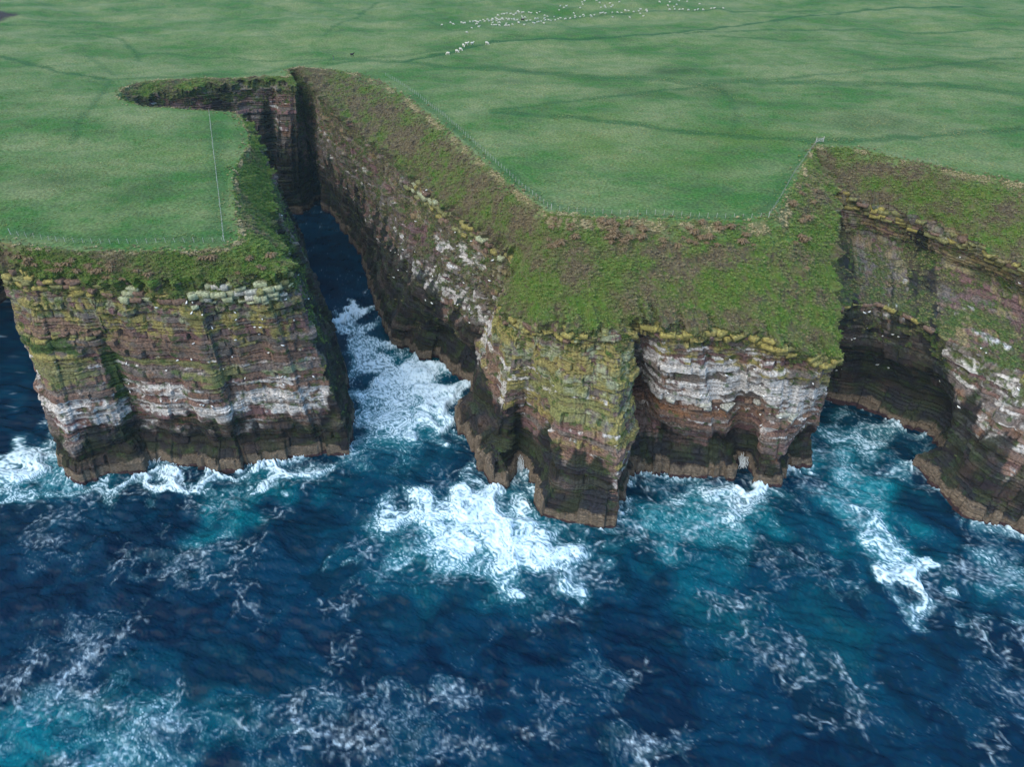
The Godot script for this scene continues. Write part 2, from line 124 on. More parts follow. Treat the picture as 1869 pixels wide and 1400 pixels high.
# stains one can point to, and one painted patch of shade: group, place along it, height (share of the lip), half sizes of both, what it is
const STAINS = [
	["left_front", 0.11, 0.68, 0.12, 0.05, "moss"], ["left_front", 0.10, 0.62, 0.12, 0.03, "yellow"], ["left_front", 0.13, 0.54, 0.10, 0.06, "olive"], ["left_front", 0.20, 0.76, 0.10, 0.03, "brown"],
	["left_front", 0.32, 0.50, 0.035, 0.20, "moss"], ["left_front", 0.09, 0.36, 0.08, 0.06, "white"], ["left_front", 0.26, 0.30, 0.06, 0.05, "white"], ["left_front", 0.47, 0.43, 0.12, 0.03, "white"],
	["left_front", 0.62, 0.33, 0.17, 0.035, "white"], ["left_front", 0.84, 0.40, 0.13, 0.05, "white"], ["left_front", 0.90, 0.31, 0.09, 0.025, "white"], ["left_front", 0.68, 0.52, 0.08, 0.05, "olive"], ["left_front", 0.55, 0.60, 0.16, 0.02, "olive"],
	["left_front", 0.87, 0.52, 0.05, 0.03, "pale"], ["left_front", 0.50, 0.68, 0.20, 0.05, "brown"], ["left_front", 0.60, 0.24, 0.14, 0.04, "weed_and_shade"], ["left_front", 0.83, 0.62, 0.12, 0.05, "brown"],
	["centre_front", 0.45, 0.74, 0.26, 0.035, "white"], ["centre_front", 0.62, 0.63, 0.24, 0.05, "white"], ["centre_front", 0.80, 0.70, 0.16, 0.05, "white"], ["centre_front", 0.40, 0.53, 0.16, 0.03, "white"],
	["centre_front", 0.32, 0.44, 0.20, 0.03, "rust"], ["centre_front", 0.45, 0.34, 0.25, 0.05, "brown"], ["centre_front", 0.08, 0.72, 0.07, 0.18, "weed_and_shade"], ["centre_front", 0.88, 0.55, 0.10, 0.04, "white"],  # the tall dark patch paints the shade of the recess beside the prow
	["prow_left", 0.10, 0.75, 0.08, 0.18, "purple"], ["prow_left", 0.10, 0.50, 0.06, 0.18, "white"], ["prow_left", 0.26, 0.52, 0.10, 0.16, "brown"], ["prow_left", 0.38, 0.50, 0.05, 0.10, "white"], ["prow_left", 0.30, 0.85, 0.20, 0.06, "yellow"],
	["prow_left", 0.92, 0.22, 0.10, 0.03, "white"], ["prow_left", 0.88, 0.40, 0.12, 0.05, "brown"], ["prow_left", 0.78, 0.62, 0.16, 0.10, "olive"],
	["right_front", 0.10, 0.58, 0.09, 0.05, "white"], ["right_front", 0.16, 0.38, 0.12, 0.05, "white"], ["right_front", 0.12, 0.74, 0.12, 0.05, "purple"], ["right_front", 0.20, 0.66, 0.10, 0.04, "brown"], ["right_front", 0.22, 0.50, 0.08, 0.05, "rust"],
	["geo_east", 0.35, 0.80, 0.20, 0.05, "purple"], ["geo_east", 0.72, 0.72, 0.12, 0.05, "purple"], ["geo_east", 0.86, 0.80, 0.08, 0.06, "white"], ["geo_east", 0.80, 0.52, 0.10, 0.06, "white"], ["geo_east", 0.92, 0.60, 0.06, 0.05, "white"],
]
const LOOK_N = 9
const ROWS = 10
const SEGS = [28, 28, 46, 46, 40, 42, 30, 10, 2]

var rng := RandomNumberGenerator.new()
var fine := FastNoiseLite.new()      # single octave, unit frequency
var fbm := FastNoiseLite.new()       # four octaves, unit frequency
var cells := FastNoiseLite.new()     # lace of cell borders, unit frequency
var beds_from := PackedFloat32Array()
var beds_thick := PackedFloat32Array()
var beds_out := PackedFloat32Array()
var beds_block := PackedFloat32Array()
var beds_joint := PackedFloat32Array()
var bed_at := PackedInt32Array()
# columns of the coast: ten profile points each
var coast: Array[PackedVector3Array] = []
var outward: Array[PackedVector3Array] = []
var coast_u := PackedFloat32Array()
var coast_group := PackedInt32Array()
var coast_veg: Array[PackedFloat32Array] = []
var coast_look: Array[PackedFloat32Array] = []
var coast_bench := PackedFloat32Array()
var group_first := {}
var group_last := {}
var tuft_at := PackedVector3Array()
var tuft_brown := PackedFloat32Array()
var field_tuft_at := PackedVector3Array()
var names_used := {}
var rock_vertices := {}
var bank_vertices := {}

# ---------------------------------------------------------------- small helpers
func hash2(a: int, b: int) -> float:
	var n: int = (a * 374761393 + b * 668265263 + 1013904223) & 0x7fffffff
	n = ((n ^ (n >> 13)) * 1274126177) & 0x7fffffff
	n = n ^ (n >> 16)
	return float(n & 0xffff) / 65535.0

func numbered(called: String) -> String:
	var k: int = names_used.get(called, 0)
	names_used[called] = k + 1
	return called if k == 0 else "%s_%03d" % [called, k]

func describe(o: Node, label: String, category: String, group := "", kind := "") -> void:
	o.set_meta("label", label)
	o.set_meta("category", category)
	if group != "":
		o.set_meta("group", group)
	if kind != "":
		o.set_meta("kind", kind)

func thing(called: String, at: Vector3) -> Node3D:
	var o := Node3D.new()
	o.name = numbered(called)
	add_child(o)
	o.position = at
	return o

func part(called: String, mesh: Mesh, material: Material, parent: Node) -> MeshInstance3D:
	var o := MeshInstance3D.new()
	o.name = called if parent != self else numbered(called)
	o.mesh = mesh
	o.material_override = material
	o.cast_shadow = GeometryInstance3D.SHADOW_CASTING_SETTING_ON
	parent.add_child(o, true)
	return o

func mesh_from(v: PackedVector3Array, col: PackedColorArray, index: PackedInt32Array, normals := PackedVector3Array()) -> ArrayMesh:
	var a := []
	a.resize(Mesh.ARRAY_MAX)
	a[Mesh.ARRAY_VERTEX] = v
	if col.size() > 0:
		a[Mesh.ARRAY_COLOR] = col
	if normals.size() > 0:
		a[Mesh.ARRAY_NORMAL] = normals
	a[Mesh.ARRAY_INDEX] = index
	var m := ArrayMesh.new()
	m.add_surface_from_arrays(Mesh.PRIMITIVE_TRIANGLES, a)
	return m

func grain(frequency: float, low: float, seed_: int, octaves := 4) -> NoiseTexture2D:
	var n := FastNoiseLite.new()
	n.seed = seed_
	n.noise_type = FastNoiseLite.TYPE_SIMPLEX
	n.frequency = frequency
	n.fractal_octaves = octaves
	var r := Gradient.new()
	r.set_color(0, Color(low, low, low))
	r.set_color(1, Color(1, 1, 1))
	var t := NoiseTexture2D.new()
	t.width = 512
	t.height = 512
	t.seamless = true
	t.noise = n
	t.color_ramp = r
	return t

func relief(frequency: float, seed_: int, strength: float) -> NoiseTexture2D:
	var n := FastNoiseLite.new()
	n.seed = seed_
	n.noise_type = FastNoiseLite.TYPE_SIMPLEX
	n.frequency = frequency
	n.fractal_octaves = 5
	var t := NoiseTexture2D.new()
	t.width = 512
	t.height = 512
	t.seamless = true
	t.noise = n
	t.as_normal_map = true
	t.bump_strength = strength
	return t

func surface(rough: float, specular: float, texture: Texture2D = null, size := 4.0, bump: Texture2D = null, bump_scale := 1.0) -> StandardMaterial3D:
	var m := StandardMaterial3D.new()
	m.vertex_color_use_as_albedo = true
	m.roughness = rough
	m.metallic_specular = specular
	m.uv1_triplanar = true
	m.uv1_world_triplanar = true
	m.uv1_scale = Vector3.ONE / size
	if texture:
		m.albedo_texture = texture
	if bump:
		m.normal_enabled = true
		m.normal_texture = bump
		m.normal_scale = bump_scale
	return m

func paint(c: Color, rough := 0.9, specular := 0.3) -> StandardMaterial3D:
	var m := StandardMaterial3D.new()
	m.albedo_color = c.linear_to_srgb()
	m.roughness = rough
	m.metallic_specular = specular
	return m

# ---------------------------------------------------------------- the lie of the land
func plateau(x: float, z: float) -> float:
	var ax := (x + 100.0) / 55.0
	var az := (z + 300.0) / 35.0
	var h := 56.0 - 3.0 * exp(-ax * ax - az * az)
	var far := smoothstep(255.0, 420.0, -z)
	h += far * (fbm.get_noise_2d(x * 0.006, z * 0.009) * 2.5 + fbm.get_noise_2d(x * 0.03 + 40.0, z * 0.045) * 1.0)
	h += fine.get_noise_2d(x * 0.05, z * 0.05) * 0.25
	return h

func strata(p: Vector3) -> float:
	return p.y + 0.035 * (p.x - 20.0) + 1.1 * sin(p.x * 0.052 + 0.8) + 0.9 * sin(p.z * 0.06) + 0.25 * sin(p.x * 0.31 + p.z * 0.2)

func lay_beds() -> void:
	var s := -16.0
	while s < 80.0:
		var thick := 0.62 + 0.45 * rng.randf()
		if rng.randf() < 0.3:
			thick = 1.3 + 1.4 * rng.randf()
		beds_from.append(s)
		beds_thick.append(thick)
		beds_out.append((rng.randf() - 0.5) * (1.0 if thick > 1.2 else 0.75) + (0.25 if thick > 1.2 else 0.0))
		beds_block.append(0.35 + 0.5 * rng.randf() * (1.4 if thick > 1.2 else 0.8))
		beds_joint.append(thick * (1.6 + 2.6 * rng.randf()) + 0.8)
		s += thick
	bed_at.resize(2000)
	var k := 0
	for i in 2000:
		var at := -16.0 + i * 0.05
		while k < beds_from.size() - 2 and beds_from[k + 1] <= at:
			k += 1
		bed_at[i] = k

# ---------------------------------------------------------------- the coast as columns of profile points
func along(points: Array, fr: PackedFloat32Array) -> PackedVector3Array:
	var d := PackedFloat32Array([0.0])
	for i in range(1, points.size()):
		var a: Array = points[i - 1]
		var b: Array = points[i]
		d.append(d[i - 1] + Vector2(b[0] - a[0], b[2] - a[2]).length())
	var total: float = maxf(d[d.size() - 1], 0.0001)
	var out := PackedVector3Array()
	for f in fr:
		var w: float = f * total
		var i := 1
		while i < points.size() - 1 and d[i] < w:
			i += 1
		var t := clampf((w - d[i - 1]) / maxf(d[i] - d[i - 1], 0.0001), 0.0, 1.0)
		var p: Array = points[i - 1]
		var q: Array = points[i]
		out.append(Vector3(p[0], p[1], p[2]).lerp(Vector3(q[0], q[1], q[2]), t))
	return out

func build_coast() -> void:
	var stations: Array[PackedVector3Array] = []
	var st_group := PackedInt32Array()
	var st_veg: Array[PackedFloat32Array] = []
	var st_bench := PackedFloat32Array()
	for g in GROUPS.size():
		var d: Dictionary = GROUPS[g]
		var water: Array = d["water"]
		var foot: Array = d["foot"]
		# stations at the corners of the waterline and at even steps between
		var lens := PackedFloat32Array([0.0])
		for i in range(1, water.size()):
			lens.append(lens[i - 1] + Vector2(water[i][0] - water[i - 1][0], water[i][2] - water[i - 1][2]).length())
		var total: float = lens[lens.size() - 1]
		var fr: Array = []
		for l in lens:
			fr.append(l / total)
		var steps: int = d["n"]
		for k in steps:
			var f := float(k) / (steps - 1)
			var near := false
			for e in fr:
				if absf(e - f) < 0.02:
					near = true
			if not near:
				fr.append(f)
		fr.sort()
		var frs := PackedFloat32Array(fr)
		var crest := along(d["crest"], frs)
		var lip := along(d["lip"], frs)
		var sea := along(water, frs)
		var step := along(d["step"], frs) if d.has("step") else PackedVector3Array()
		var lower := along(d["lower"], frs) if d.has("lower") else PackedVector3Array()
		for i in frs.size():
			if g > 0 and i == 0:
				continue
			# bench width, bench height, cave depth, bulge
			var fo := [0.0, 0.0, 0.0, 0.0]
			if foot.size() == 1:
				fo = foot[0]
			else:
				var w := frs[i] * total
				var k := 1
				while k < lens.size() - 1 and lens[k] < w - 0.001:
					k += 1
				var t := clampf((w - lens[k - 1]) / maxf(lens[k] - lens[k - 1], 0.001), 0.0, 1.0)
				fo = [lerpf(foot[k - 1][0], foot[k][0], t), lerpf(foot[k - 1][1], foot[k][1], t), lerpf(foot[k - 1][2], foot[k][2], t), lerpf(foot[k - 1][3], foot[k][3], t)]
			# outward direction over a window of the waterline
			var a := along(water, PackedFloat32Array([clampf(frs[i] - 5.0 / total, 0, 1), clampf(frs[i] + 5.0 / total, 0, 1)]))
			var tan := (a[1] - a[0])
			tan.y = 0
			tan = tan.normalized()
			var n := Vector3(-tan.z, 0, tan.x)
			var c := crest[i]
			var l := lip[i]
			var w0 := sea[i]
			var bh: float = fo[1]
			var top := w0 - n * 0.4
			top.y = bh
			var base: Vector3 = w0 - n * fo[0]
			base.y = bh + 3.4
			var l2: Vector3 = lower[i] if lower.size() > 0 else base.lerp(l, 0.52) + n * (fo[3] * 0.9)
			var st: Vector3 = step[i] if step.size() > 0 else l.lerp(l2, 0.5)
			var mid: Vector3 = base.lerp(l2, 0.5) + n * fo[3]
			var under: Vector3 = base - n * fo[2]
			under.y += clampf(fo[2] * 0.4, 0.0, 2.0)
			var half := (c + l) * 0.5
			half.y += 0.03 * (c - l).length()
			var deep := w0 + n * 0.6
			deep.y = -5.0
			stations.append(PackedVector3Array([c, half, l, st, l2, mid, under, top, w0, deep]))
			st_group.append(g)
			st_veg.append(PackedFloat32Array([1.0, 1.0, 0.12 if step.size() > 0 else 0.85, d["veg"][0], d["veg"][1], 0.0, 0.0, 0.0, 0.0, 0.0]))
			st_bench.append(bh)
	# columns
	for i in range(stations.size() - 1):
		var a := stations[i]
		var b := stations[i + 1]
		var longest := 0.0
		for r in [0, 2, 4, 6, 8]:
			longest = maxf(longest, a[r].distance_to(b[r]))
		var g := st_group[i + 1]
		var gname: String = GROUPS[g]["name"]
		var res := 0.42
		if gname == "left_inlet" or a[8].x > 135.0:
			res = 2.0
		elif gname.begins_with("geo"):
			res = 0.55
		var count := int(ceil(longest / res))
		for k in count:
			var t := float(k) / count
			var prof := PackedVector3Array()
			prof.resize(ROWS)
			var veg := PackedFloat32Array()
			veg.resize(ROWS)
			for r in ROWS:
				prof[r] = a[r].lerp(b[r], t)
				veg[r] = lerpf(st_veg[i][r], st_veg[i + 1][r], t)
			coast.append(prof)
			coast_veg.append(veg)
			coast_group.append(g)
			coast_bench.append(lerpf(st_bench[i], st_bench[i + 1], t))
			coast_look.append(PackedFloat32Array(GROUP_LOOK[gname]))
	# ease the corners
	for go in 1:
		var before := coast.duplicate()
		for j in range(1, coast.size() - 1):
			var prof := PackedVector3Array()
			prof.resize(ROWS)
			for r in ROWS:
				prof[r] = (before[j - 1][r] + before[j][r] * 2.0 + before[j + 1][r]) * 0.25
			coast[j] = prof
	for go in 2:
		var before := coast_look.duplicate()
		for j in coast.size():
			var o := PackedFloat32Array()
			o.resize(LOOK_N)
			for q in LOOK_N:
				var sum := 0.0
				for w in range(-9, 10, 3):
					sum += before[clampi(j + w, 0, coast.size() - 1)][q]
				o[q] = sum / 7.0
			coast_look[j] = o
	# the wave-cut bench is broken into blocks of uneven height and reach
	var run := 0.0
	for j in range(1, coast.size()):
		run += coast[j][8].distance_to(coast[j - 1][8])
		var cellw := run / 4.6 + 0.8 * fine.get_noise_1d(run * 0.07)
		var cell := int(floor(cellw))
		var h := 0.5 + 0.75 * hash2(cell, 401)
		var d := coast[mini(j + 5, coast.size() - 1)][8] - coast[maxi(j - 5, 0)][8]
		var n := Vector3(-d.z, 0, d.x).normalized() * ((hash2(cell, 402) - 0.5) * 2.0)
		var prof := coast[j]
		prof[7] += n
		prof[7].y *= h
		prof[8] += n
		prof[9] += n
		prof[6] += n * 0.4
		coast[j] = prof
		coast_bench[j] *= h
	# measure and outward directions
	var u := 0.0
	for j in coast.size():
		if j > 0:
			u += coast[j][5].distance_to(coast[j - 1][5]) * 0.5 + coast[j][2].distance_to(coast[j - 1][2]) * 0.5
		coast_u.append(u)
		var n := PackedVector3Array()
		n.resize(ROWS)
		for r in ROWS:
			var d := coast[mini(j + 5, coast.size() - 1)][r] - coast[maxi(j - 5, 0)][r]
			var d2 := coast[mini(j + 5, coast.size() - 1)][8] - coast[maxi(j - 5, 0)][8]
			d = d * 0.6 + d2 * 0.4
			d.y = 0
			n[r] = Vector3(-d.z, 0, d.x).normalized()
		outward.append(n)
		var gname: String = GROUPS[coast_group[j]]["name"]
		if not group_first.has(gname):
			group_first[gname] = j
		group_last[gname] = j
	for j in coast.size():
		var prof := coast[j]
		prof[0].y = plateau(prof[0].x, prof[0].z)
		coast[j] = prof

func rib_at(u: float) -> float:
	# buttresses and recesses between upright joints
	var w := u / 6.1 + 0.5 * fine.get_noise_1d(u * 0.05)
	var k := int(floor(w))
	var f := smoothstep(0.86, 1.0, w - k)
	return lerpf(hash2(k, 77), hash2(k + 1, 77), f) * 1.9 - 0.95

func edge_wobble(u: float) -> Vector2:
	# shared by the bottom of the turf and the top of the rock
	return Vector2(fbm.get_noise_2d(u * 0.16, 11.0) * 3.2 + fine.get_noise_2d(u * 0.9, 3.0) * 0.5, fbm.get_noise_2d(u * 0.13, 71.0) * 2.0)

# ---------------------------------------------------------------- colours of turf and rock (linear)
func field_colour(x: float, z: float) -> Color:
	var a := fbm.get_noise_2d(x * 0.016, z * 0.026)
	var b := fbm.get_noise_2d(x * 0.10 + 300.0, z * 0.13)
	var c := fine.get_noise_2d(x * 0.55, z * 0.9 + 90.0)
	var straw := clampf(0.50 + a * 0.55 + b * 0.4 + c * 0.12, 0.0, 1.0)
	var col := Color(0.052, 0.142, 0.034).lerp(Color(0.185, 0.222, 0.100), straw)
	var dark := clampf(-a * 0.5 + b * 0.9 - 0.2, 0.0, 0.6)
	return col.lerp(Color(0.040, 0.090, 0.032), dark)

func bank_colour(p: Vector3, brown: float) -> Color:
	var a := fbm.get_noise_3d(p.x * 0.07, p.y * 0.12, p.z * 0.07)
	var b := fbm.get_noise_3d(p.x * 0.35 + 50.0, p.y * 0.4, p.z * 0.35)
	var green := Color(0.062, 0.132, 0.024).lerp(Color(0.125, 0.160, 0.038), clampf(0.5 + b, 0, 1))
	var dry := Color(0.155, 0.128, 0.075).lerp(Color(0.088, 0.074, 0.052), clampf(0.5 + b * 1.4, 0, 1))
	return green.lerp(dry, clampf(brown + a * 1.1 + b * 1.1 - 0.2, 0.0, 1.0))

# ---------------------------------------------------------------- cliff meshes
func build_bank(first: int, last: int) -> ArrayMesh:
	var v := PackedVector3Array()
	var col := PackedColorArray()
	var index := PackedInt32Array()
	var rows: int = 3 + SEGS[0] + SEGS[1]
	for j in range(first, last + 1):
		var prof := coast[j]
		var n := outward[j]
		var u := coast_u[j]
		var wob := edge_wobble(u)
		var brown := coast_look[j][8]
		for i in rows:
			var p: Vector3
			var depth := 0.0       # 0 at the crest, 1 at the lip
			if i < 2:
				p = prof[0] - n[0] * (2.6 if i == 0 else 0.9)
				p.y = plateau(p.x, p.z) + (-0.45 if i == 0 else 0.06)
			else:
				var k := i - 2
				var t: float
				if k <= SEGS[0]:
					t = float(k) / SEGS[0]
					p = prof[0].lerp(prof[1], t)
					depth = 0.5 * t
				else:
					t = float(k - SEGS[0]) / SEGS[1]
					p = prof[1].lerp(prof[2], t)
					depth = 0.5 + 0.5 * t
				p.y += 0.08
				var e := smoothstep(0.8, 1.0, depth)
				p += n[2] * wob.x * e
				p.y += wob.y * e * 0.6
				var bump := fbm.get_noise_3d(p.x * 0.22, p.y * 0.22, p.z * 0.22) * 1.1 + fine.get_noise_3d(p.x * 0.9, p.y * 0.9, p.z * 0.9) * 0.3
				p.y += bump * minf(depth * 5.0, 1.0) * (1.0 - smoothstep(0.9, 1.0, depth))
			v.append(p)
			var c := bank_colour(p, brown)
			var f := field_colour(p.x, p.z)
			c = f.lerp(c, smoothstep(0.02, 0.3, depth + fine.get_noise_2d(p.x * 0.3, p.z * 0.3) * 0.1))
			# a fringe of long dry grass along the crest
			var fringe := smoothstep(0.0, 0.05, depth) * (1.0 - smoothstep(0.08, 0.2, depth)) * clampf(0.45 + fine.get_noise_2d(u * 0.1, 8.0), 0.0, 1.0)
			c = c.lerp(Color(0.17, 0.145, 0.075), fringe * 0.7)
			col.append(c)
			if i == 2 and rng.randf() < 0.5:
				tuft_at.append(p - n[0] * (rng.randf() * rng.randf() * 3.5 - 0.3) + Vector3(0, 0.02, 0))
				tuft_brown.append(rng.randf() * 1.2)
			if i > 2 and rng.randf() < (0.42 if prof[0].distance_to(prof[2]) > 6.0 else 0.06):
				tuft_at.append(p + Vector3(rng.randf() - 0.5, 0, rng.randf() - 0.5) * 0.6)
				tuft_brown.append(fringe * 2.0 if fringe > 0.3 else clampf(brown - 0.24 + fbm.get_noise_3d(p.x * 0.07, p.y * 0.12, p.z * 0.07) * 1.5 + (rng.randf() - 0.5) * 0.6, 0.0, 1.0))
	var count := last - first + 1
	for j in range(count - 1):
		for i in range(rows - 1):
			var a := j * rows + i
			var b := a + rows
			index.append_array(PackedInt32Array([a, b, b + 1, a, b + 1, a + 1]))
	for j in range(first, last):
		bank_vertices[GROUPS[coast_group[j]]["name"]] = {"v": v, "first": first, "rows": rows}
	return mesh_from(v, col, index)

func build_rock(first: int, last: int) -> ArrayMesh:
	var v := PackedVector3Array()
	var col := PackedColorArray()
	var index := PackedInt32Array()
	var rows := 1
	for s in range(2, 9):
		rows += SEGS[s]
	var brown := Color(0.275, 0.175, 0.132)
	var purple := Color(0.210, 0.118, 0.126)
	var grey := Color(0.205, 0.186, 0.170)
	var wet_and_shade := Color(0.013, 0.017, 0.024)
	var wet_green_and_shade := Color(0.022, 0.034, 0.016)
	var yellow := Color(0.410, 0.360, 0.120)
	var olive := Color(0.290, 0.300, 0.115)
	var pale := Color(0.430, 0.470, 0.290)
	var white := Color(0.86, 0.83, 0.81)
	var moss := Color(0.055, 0.125, 0.022)
	var tan_ := Color(0.270, 0.210, 0.155)
	var mauve := Color(0.085, 0.042, 0.052)
	var colours := {"white": white, "moss": moss, "yellow": yellow, "olive": olive, "pale": pale, "brown": brown, "purple": purple, "rust": Color(0.36, 0.18, 0.09), "weed_and_shade": Color(0.024, 0.034, 0.020)}
	for j in range(first, last + 1):
		var prof := coast[j]
		var nn := outward[j]
		var u := coast_u[j]
		var look := coast_look[j]
		var veg := coast_veg[j]
		var wob := edge_wobble(u)
		var gname: String = GROUPS[coast_group[j]]["name"]
		var share: float = (u - coast_u[group_first[gname]]) / maxf(coast_u[group_last[gname]] - coast_u[group_first[gname]], 1.0)
		var stains := []
		for e in STAINS:
			var off: float = (share - e[1]) / e[3]
			if e[0] == gname and absf(off) < 1.6:
				stains.append([e[2], e[4], off * off, colours[e[5]]])
		var lip_y: float = prof[2].y
		var du := u - coast_u[maxi(j - 1, 0)]
		var stepped: bool = veg[4] > 0.75
		var bench := coast_bench[j]
		var rib := rib_at(u)
		var warp := fine.get_noise_2d(u * 0.11, 900.0)
		for seg in range(2, 9):
			var cnt: int = SEGS[seg]
			for i in range(cnt + (1 if seg == 8 else 0)):
				var t := float(i) / cnt
				var p := prof[seg].lerp(prof[seg + 1], t)
				var n := nn[seg].lerp(nn[seg + 1], t)
				var y := p.y
				var vw := lerpf(veg[seg], veg[seg + 1], t)
				var s := strata(p)
				var k: int = bed_at[clampi(int((s + 16.0) * 20.0), 0, 1999)]
				# draw the point to the nearest edge of its bed, so that beds keep straight, sharp edges
				var into := s - beds_from[k]
				var bth := beds_thick[k]
				var groove := false
				var snap := into
				if into < 0.12:
					snap = 0.0
					groove = true
				elif into < 0.45 * minf(bth, 1.2):
					snap = 0.24
				elif into > bth - 0.14:
					snap = bth
					groove = true
				elif into > bth - 0.4 * minf(bth, 1.2):
					snap = bth - 0.04
				if seg < 7 and t > 0.0:
					p.y += (snap - into) * 0.96
				var bt := into / bth
				var jw := beds_joint[k]
				var uj := u / jw + float(k % 7) * 0.37 + warp * 0.6
				var cell := int(floor(uj))
				var crack: bool = int(floor(uj - du / jw)) != cell
				var r := hash2(k, cell)
				# how much of the strata shows: fades at the lip and on the wave-worn bench
				var below_lip := (lip_y - y) if seg < 4 else 9.0
				var env := smoothstep(0.0, 1.6, below_lip)
				if seg >= 7:
					env *= 0.22
				elif seg == 6:
					env *= 0.75
				var f3 := fbm.get_noise_3d(p.x * 0.5, p.y * 0.5, p.z * 0.5)
				var big := fbm.get_noise_3d(p.x * 0.09, p.y * 0.045, p.z * 0.09)
				var cluster := hash2(int(floor(s / 4.7)) + 50, int(floor(u / 6.3 + 0.5 * float(int(floor(s / 4.7)) % 3)))) - 0.5
				var thick: bool = beds_thick[k] > 1.2
				var disp := beds_out[k] + (r - 0.5) * beds_block[k] * (1.5 if thick else 0.7) + cluster * 0.6
				if groove:
					disp -= 0.8
				if crack and thick:
					disp -= 0.6
				disp += f3 * 0.22
				disp *= env
				disp += (rib + big * 1.1) * smoothstep(0.0, 5.0, below_lip) * (0.35 if seg >= 6 else 1.0)
				var vmask := smoothstep(0.42, 0.62, vw + f3 * 0.5 + (fbm.get_noise_2d(u * 0.12, y * 0.25)) * 0.75 * look[7])
				if seg >= 6:
					vmask = 0.0
				if vmask > 0.5:
					disp = disp * 0.4 + fine.get_noise_3d(p.x * 0.8, p.y * 0.8, p.z * 0.8) * 0.35
				var e := 1.0 - smoothstep(0.0, 3.0, (lip_y - y) if seg == 2 else 9.0)
				p += n * (disp + wob.x * e)
				p.y += wob.y * e * 0.6 + (0.08 * e)
				v.append(p)
				# colour
				var rel := y / lip_y
				if stepped:
					rel = y / prof[4].y if y < prof[4].y else 1.0
				var c := brown.lerp(purple, hash2(k, 7))
				if hash2(k, 3) > 0.6:
					c = c.lerp(grey, 0.75)
				c = c.lerp(grey, clampf(big * 1.2, 0.0, 0.7))
				c = c.lerp(Color(0.33, 0.165, 0.080), clampf(fbm.get_noise_3d(p.x * 0.1 + 70.0, p.y * 0.2, p.z * 0.1) * 2.2 - 0.75, 0.0, 0.6))
				var tone := 0.78 + 0.24 * r + 0.36 * hash2(k, 57)
				c = Color(c.r * tone, c.g * tone, c.b * tone)
				# lichens on the upper beds
				var n1 := fbm.get_noise_2d(u * 0.13, y * 0.16 + 40.0)
				var lich := smoothstep(look[0] - 0.06, look[0] + 0.06, rel + n1 * 0.26) * look[1]
				if lich > 0.02:
					var hue := clampf(0.5 + look[2] + n1 * 2.0 + (r - 0.5) * 0.9, 0.0, 1.0)
					var lc := pale.lerp(olive, smoothstep(0.15, 0.4, hue)).lerp(yellow, smoothstep(0.5, 0.78, hue))
					var cover := smoothstep(0.12, 0.42, r * 0.75 + f3 * 0.8 + 0.12)
					c = c.lerp(lc, lich * cover * 0.9)
				# streaks and ledges whitened by birds
				var dg := (rel - look[3] - 0.10 * n1) / look[4]
				var g := exp(-dg * dg) * look[5]
				if g > 0.04:
					var patch := fbm.get_noise_2d(u * 0.09 + 200.0, s * 0.35) + 0.85 * (hash2(k, 91) - 0.5) + 0.35 * f3 + (0.22 if bt > 0.7 else 0.0)
					var gm := smoothstep(0.62, 0.82, g * 0.8 + patch * 0.95)
					c = c.lerp(white, gm * (0.78 + 0.2 * r))
				for sn in stains:
					var dy: float = (rel - sn[0]) / sn[1]
					var m: float = dy * dy + sn[2]
					if m < 2.2:
						var w := smoothstep(0.34, 0.62, exp(-m * 0.9) + 0.6 * fbm.get_noise_2d(u * 0.13 + sn[0] * 90.0, s * 0.5) + 0.6 * (hash2(k, 17) - 0.5) + 0.25 * f3)
						c = c.lerp(sn[3], w * (0.7 + 0.25 * r))
				# sea-wet rock, green and black with weed, plus shade painted higher up some walls
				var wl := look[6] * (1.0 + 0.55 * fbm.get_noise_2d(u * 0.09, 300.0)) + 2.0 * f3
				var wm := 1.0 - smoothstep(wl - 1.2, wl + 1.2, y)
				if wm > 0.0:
					var wc := wet_and_shade.lerp(wet_green_and_shade, clampf(0.5 + 2.2 * fbm.get_noise_2d(u * 0.15, y * 0.2), 0.0, 1.0)).lerp(Color(0.070, 0.046, 0.038), clampf(-0.05 + 1.6 * big + 0.5 * (r - 0.5), 0.0, 0.85))
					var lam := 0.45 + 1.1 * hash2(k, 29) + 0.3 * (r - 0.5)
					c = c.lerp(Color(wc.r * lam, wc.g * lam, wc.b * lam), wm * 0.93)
				if vmask > 0.0:
					c = c.lerp(bank_colour(p, look[8] - 0.22), vmask * 0.95)
				elif look[7] > 0.2:
					var mm := smoothstep(0.18, 0.4, fbm.get_noise_2d(u * 0.2 + 60.0, s * 0.35) - 0.28 + 0.22 * look[7]) * (1.0 - wm * 0.6)
					c = c.lerp(moss, mm * 0.75)
				if seg >= 7 or (seg == 6 and t > 0.7):
					var ty := y + 0.25 * fine.get_noise_2d(u * 0.5, 77.0)
					var tm := smoothstep(0.78, 0.9, t + 0.2 * n1) if seg == 6 else 1.0
					var tc := tan_.lerp(mauve, 1.0 - smoothstep(0.65, 0.95, ty + f3 * 0.5))
					var shade := 0.85 + 0.4 * f3
					c = c.lerp(Color(tc.r * shade, tc.g * shade, tc.b * shade), tm * 0.92)
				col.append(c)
				if vmask > 0.7 and rng.randf() < 0.16:
					tuft_at.append(p)
					tuft_brown.append(clampf(look[8] - 0.35 + rng.randf() * 0.5, 0.0, 1.0))
	var count := last - first + 1
	for j in range(count - 1):
		for i in range(rows - 1):
			var a := j * rows + i
			var b := a + rows
			index.append_array(PackedInt32Array([a, b, b + 1, a, b + 1, a + 1]))
	for j in range(first, last):
		rock_vertices[GROUPS[coast_group[j]]["name"]] = {"v": v, "first": first, "rows": rows}
	return mesh_from(v, col, index)

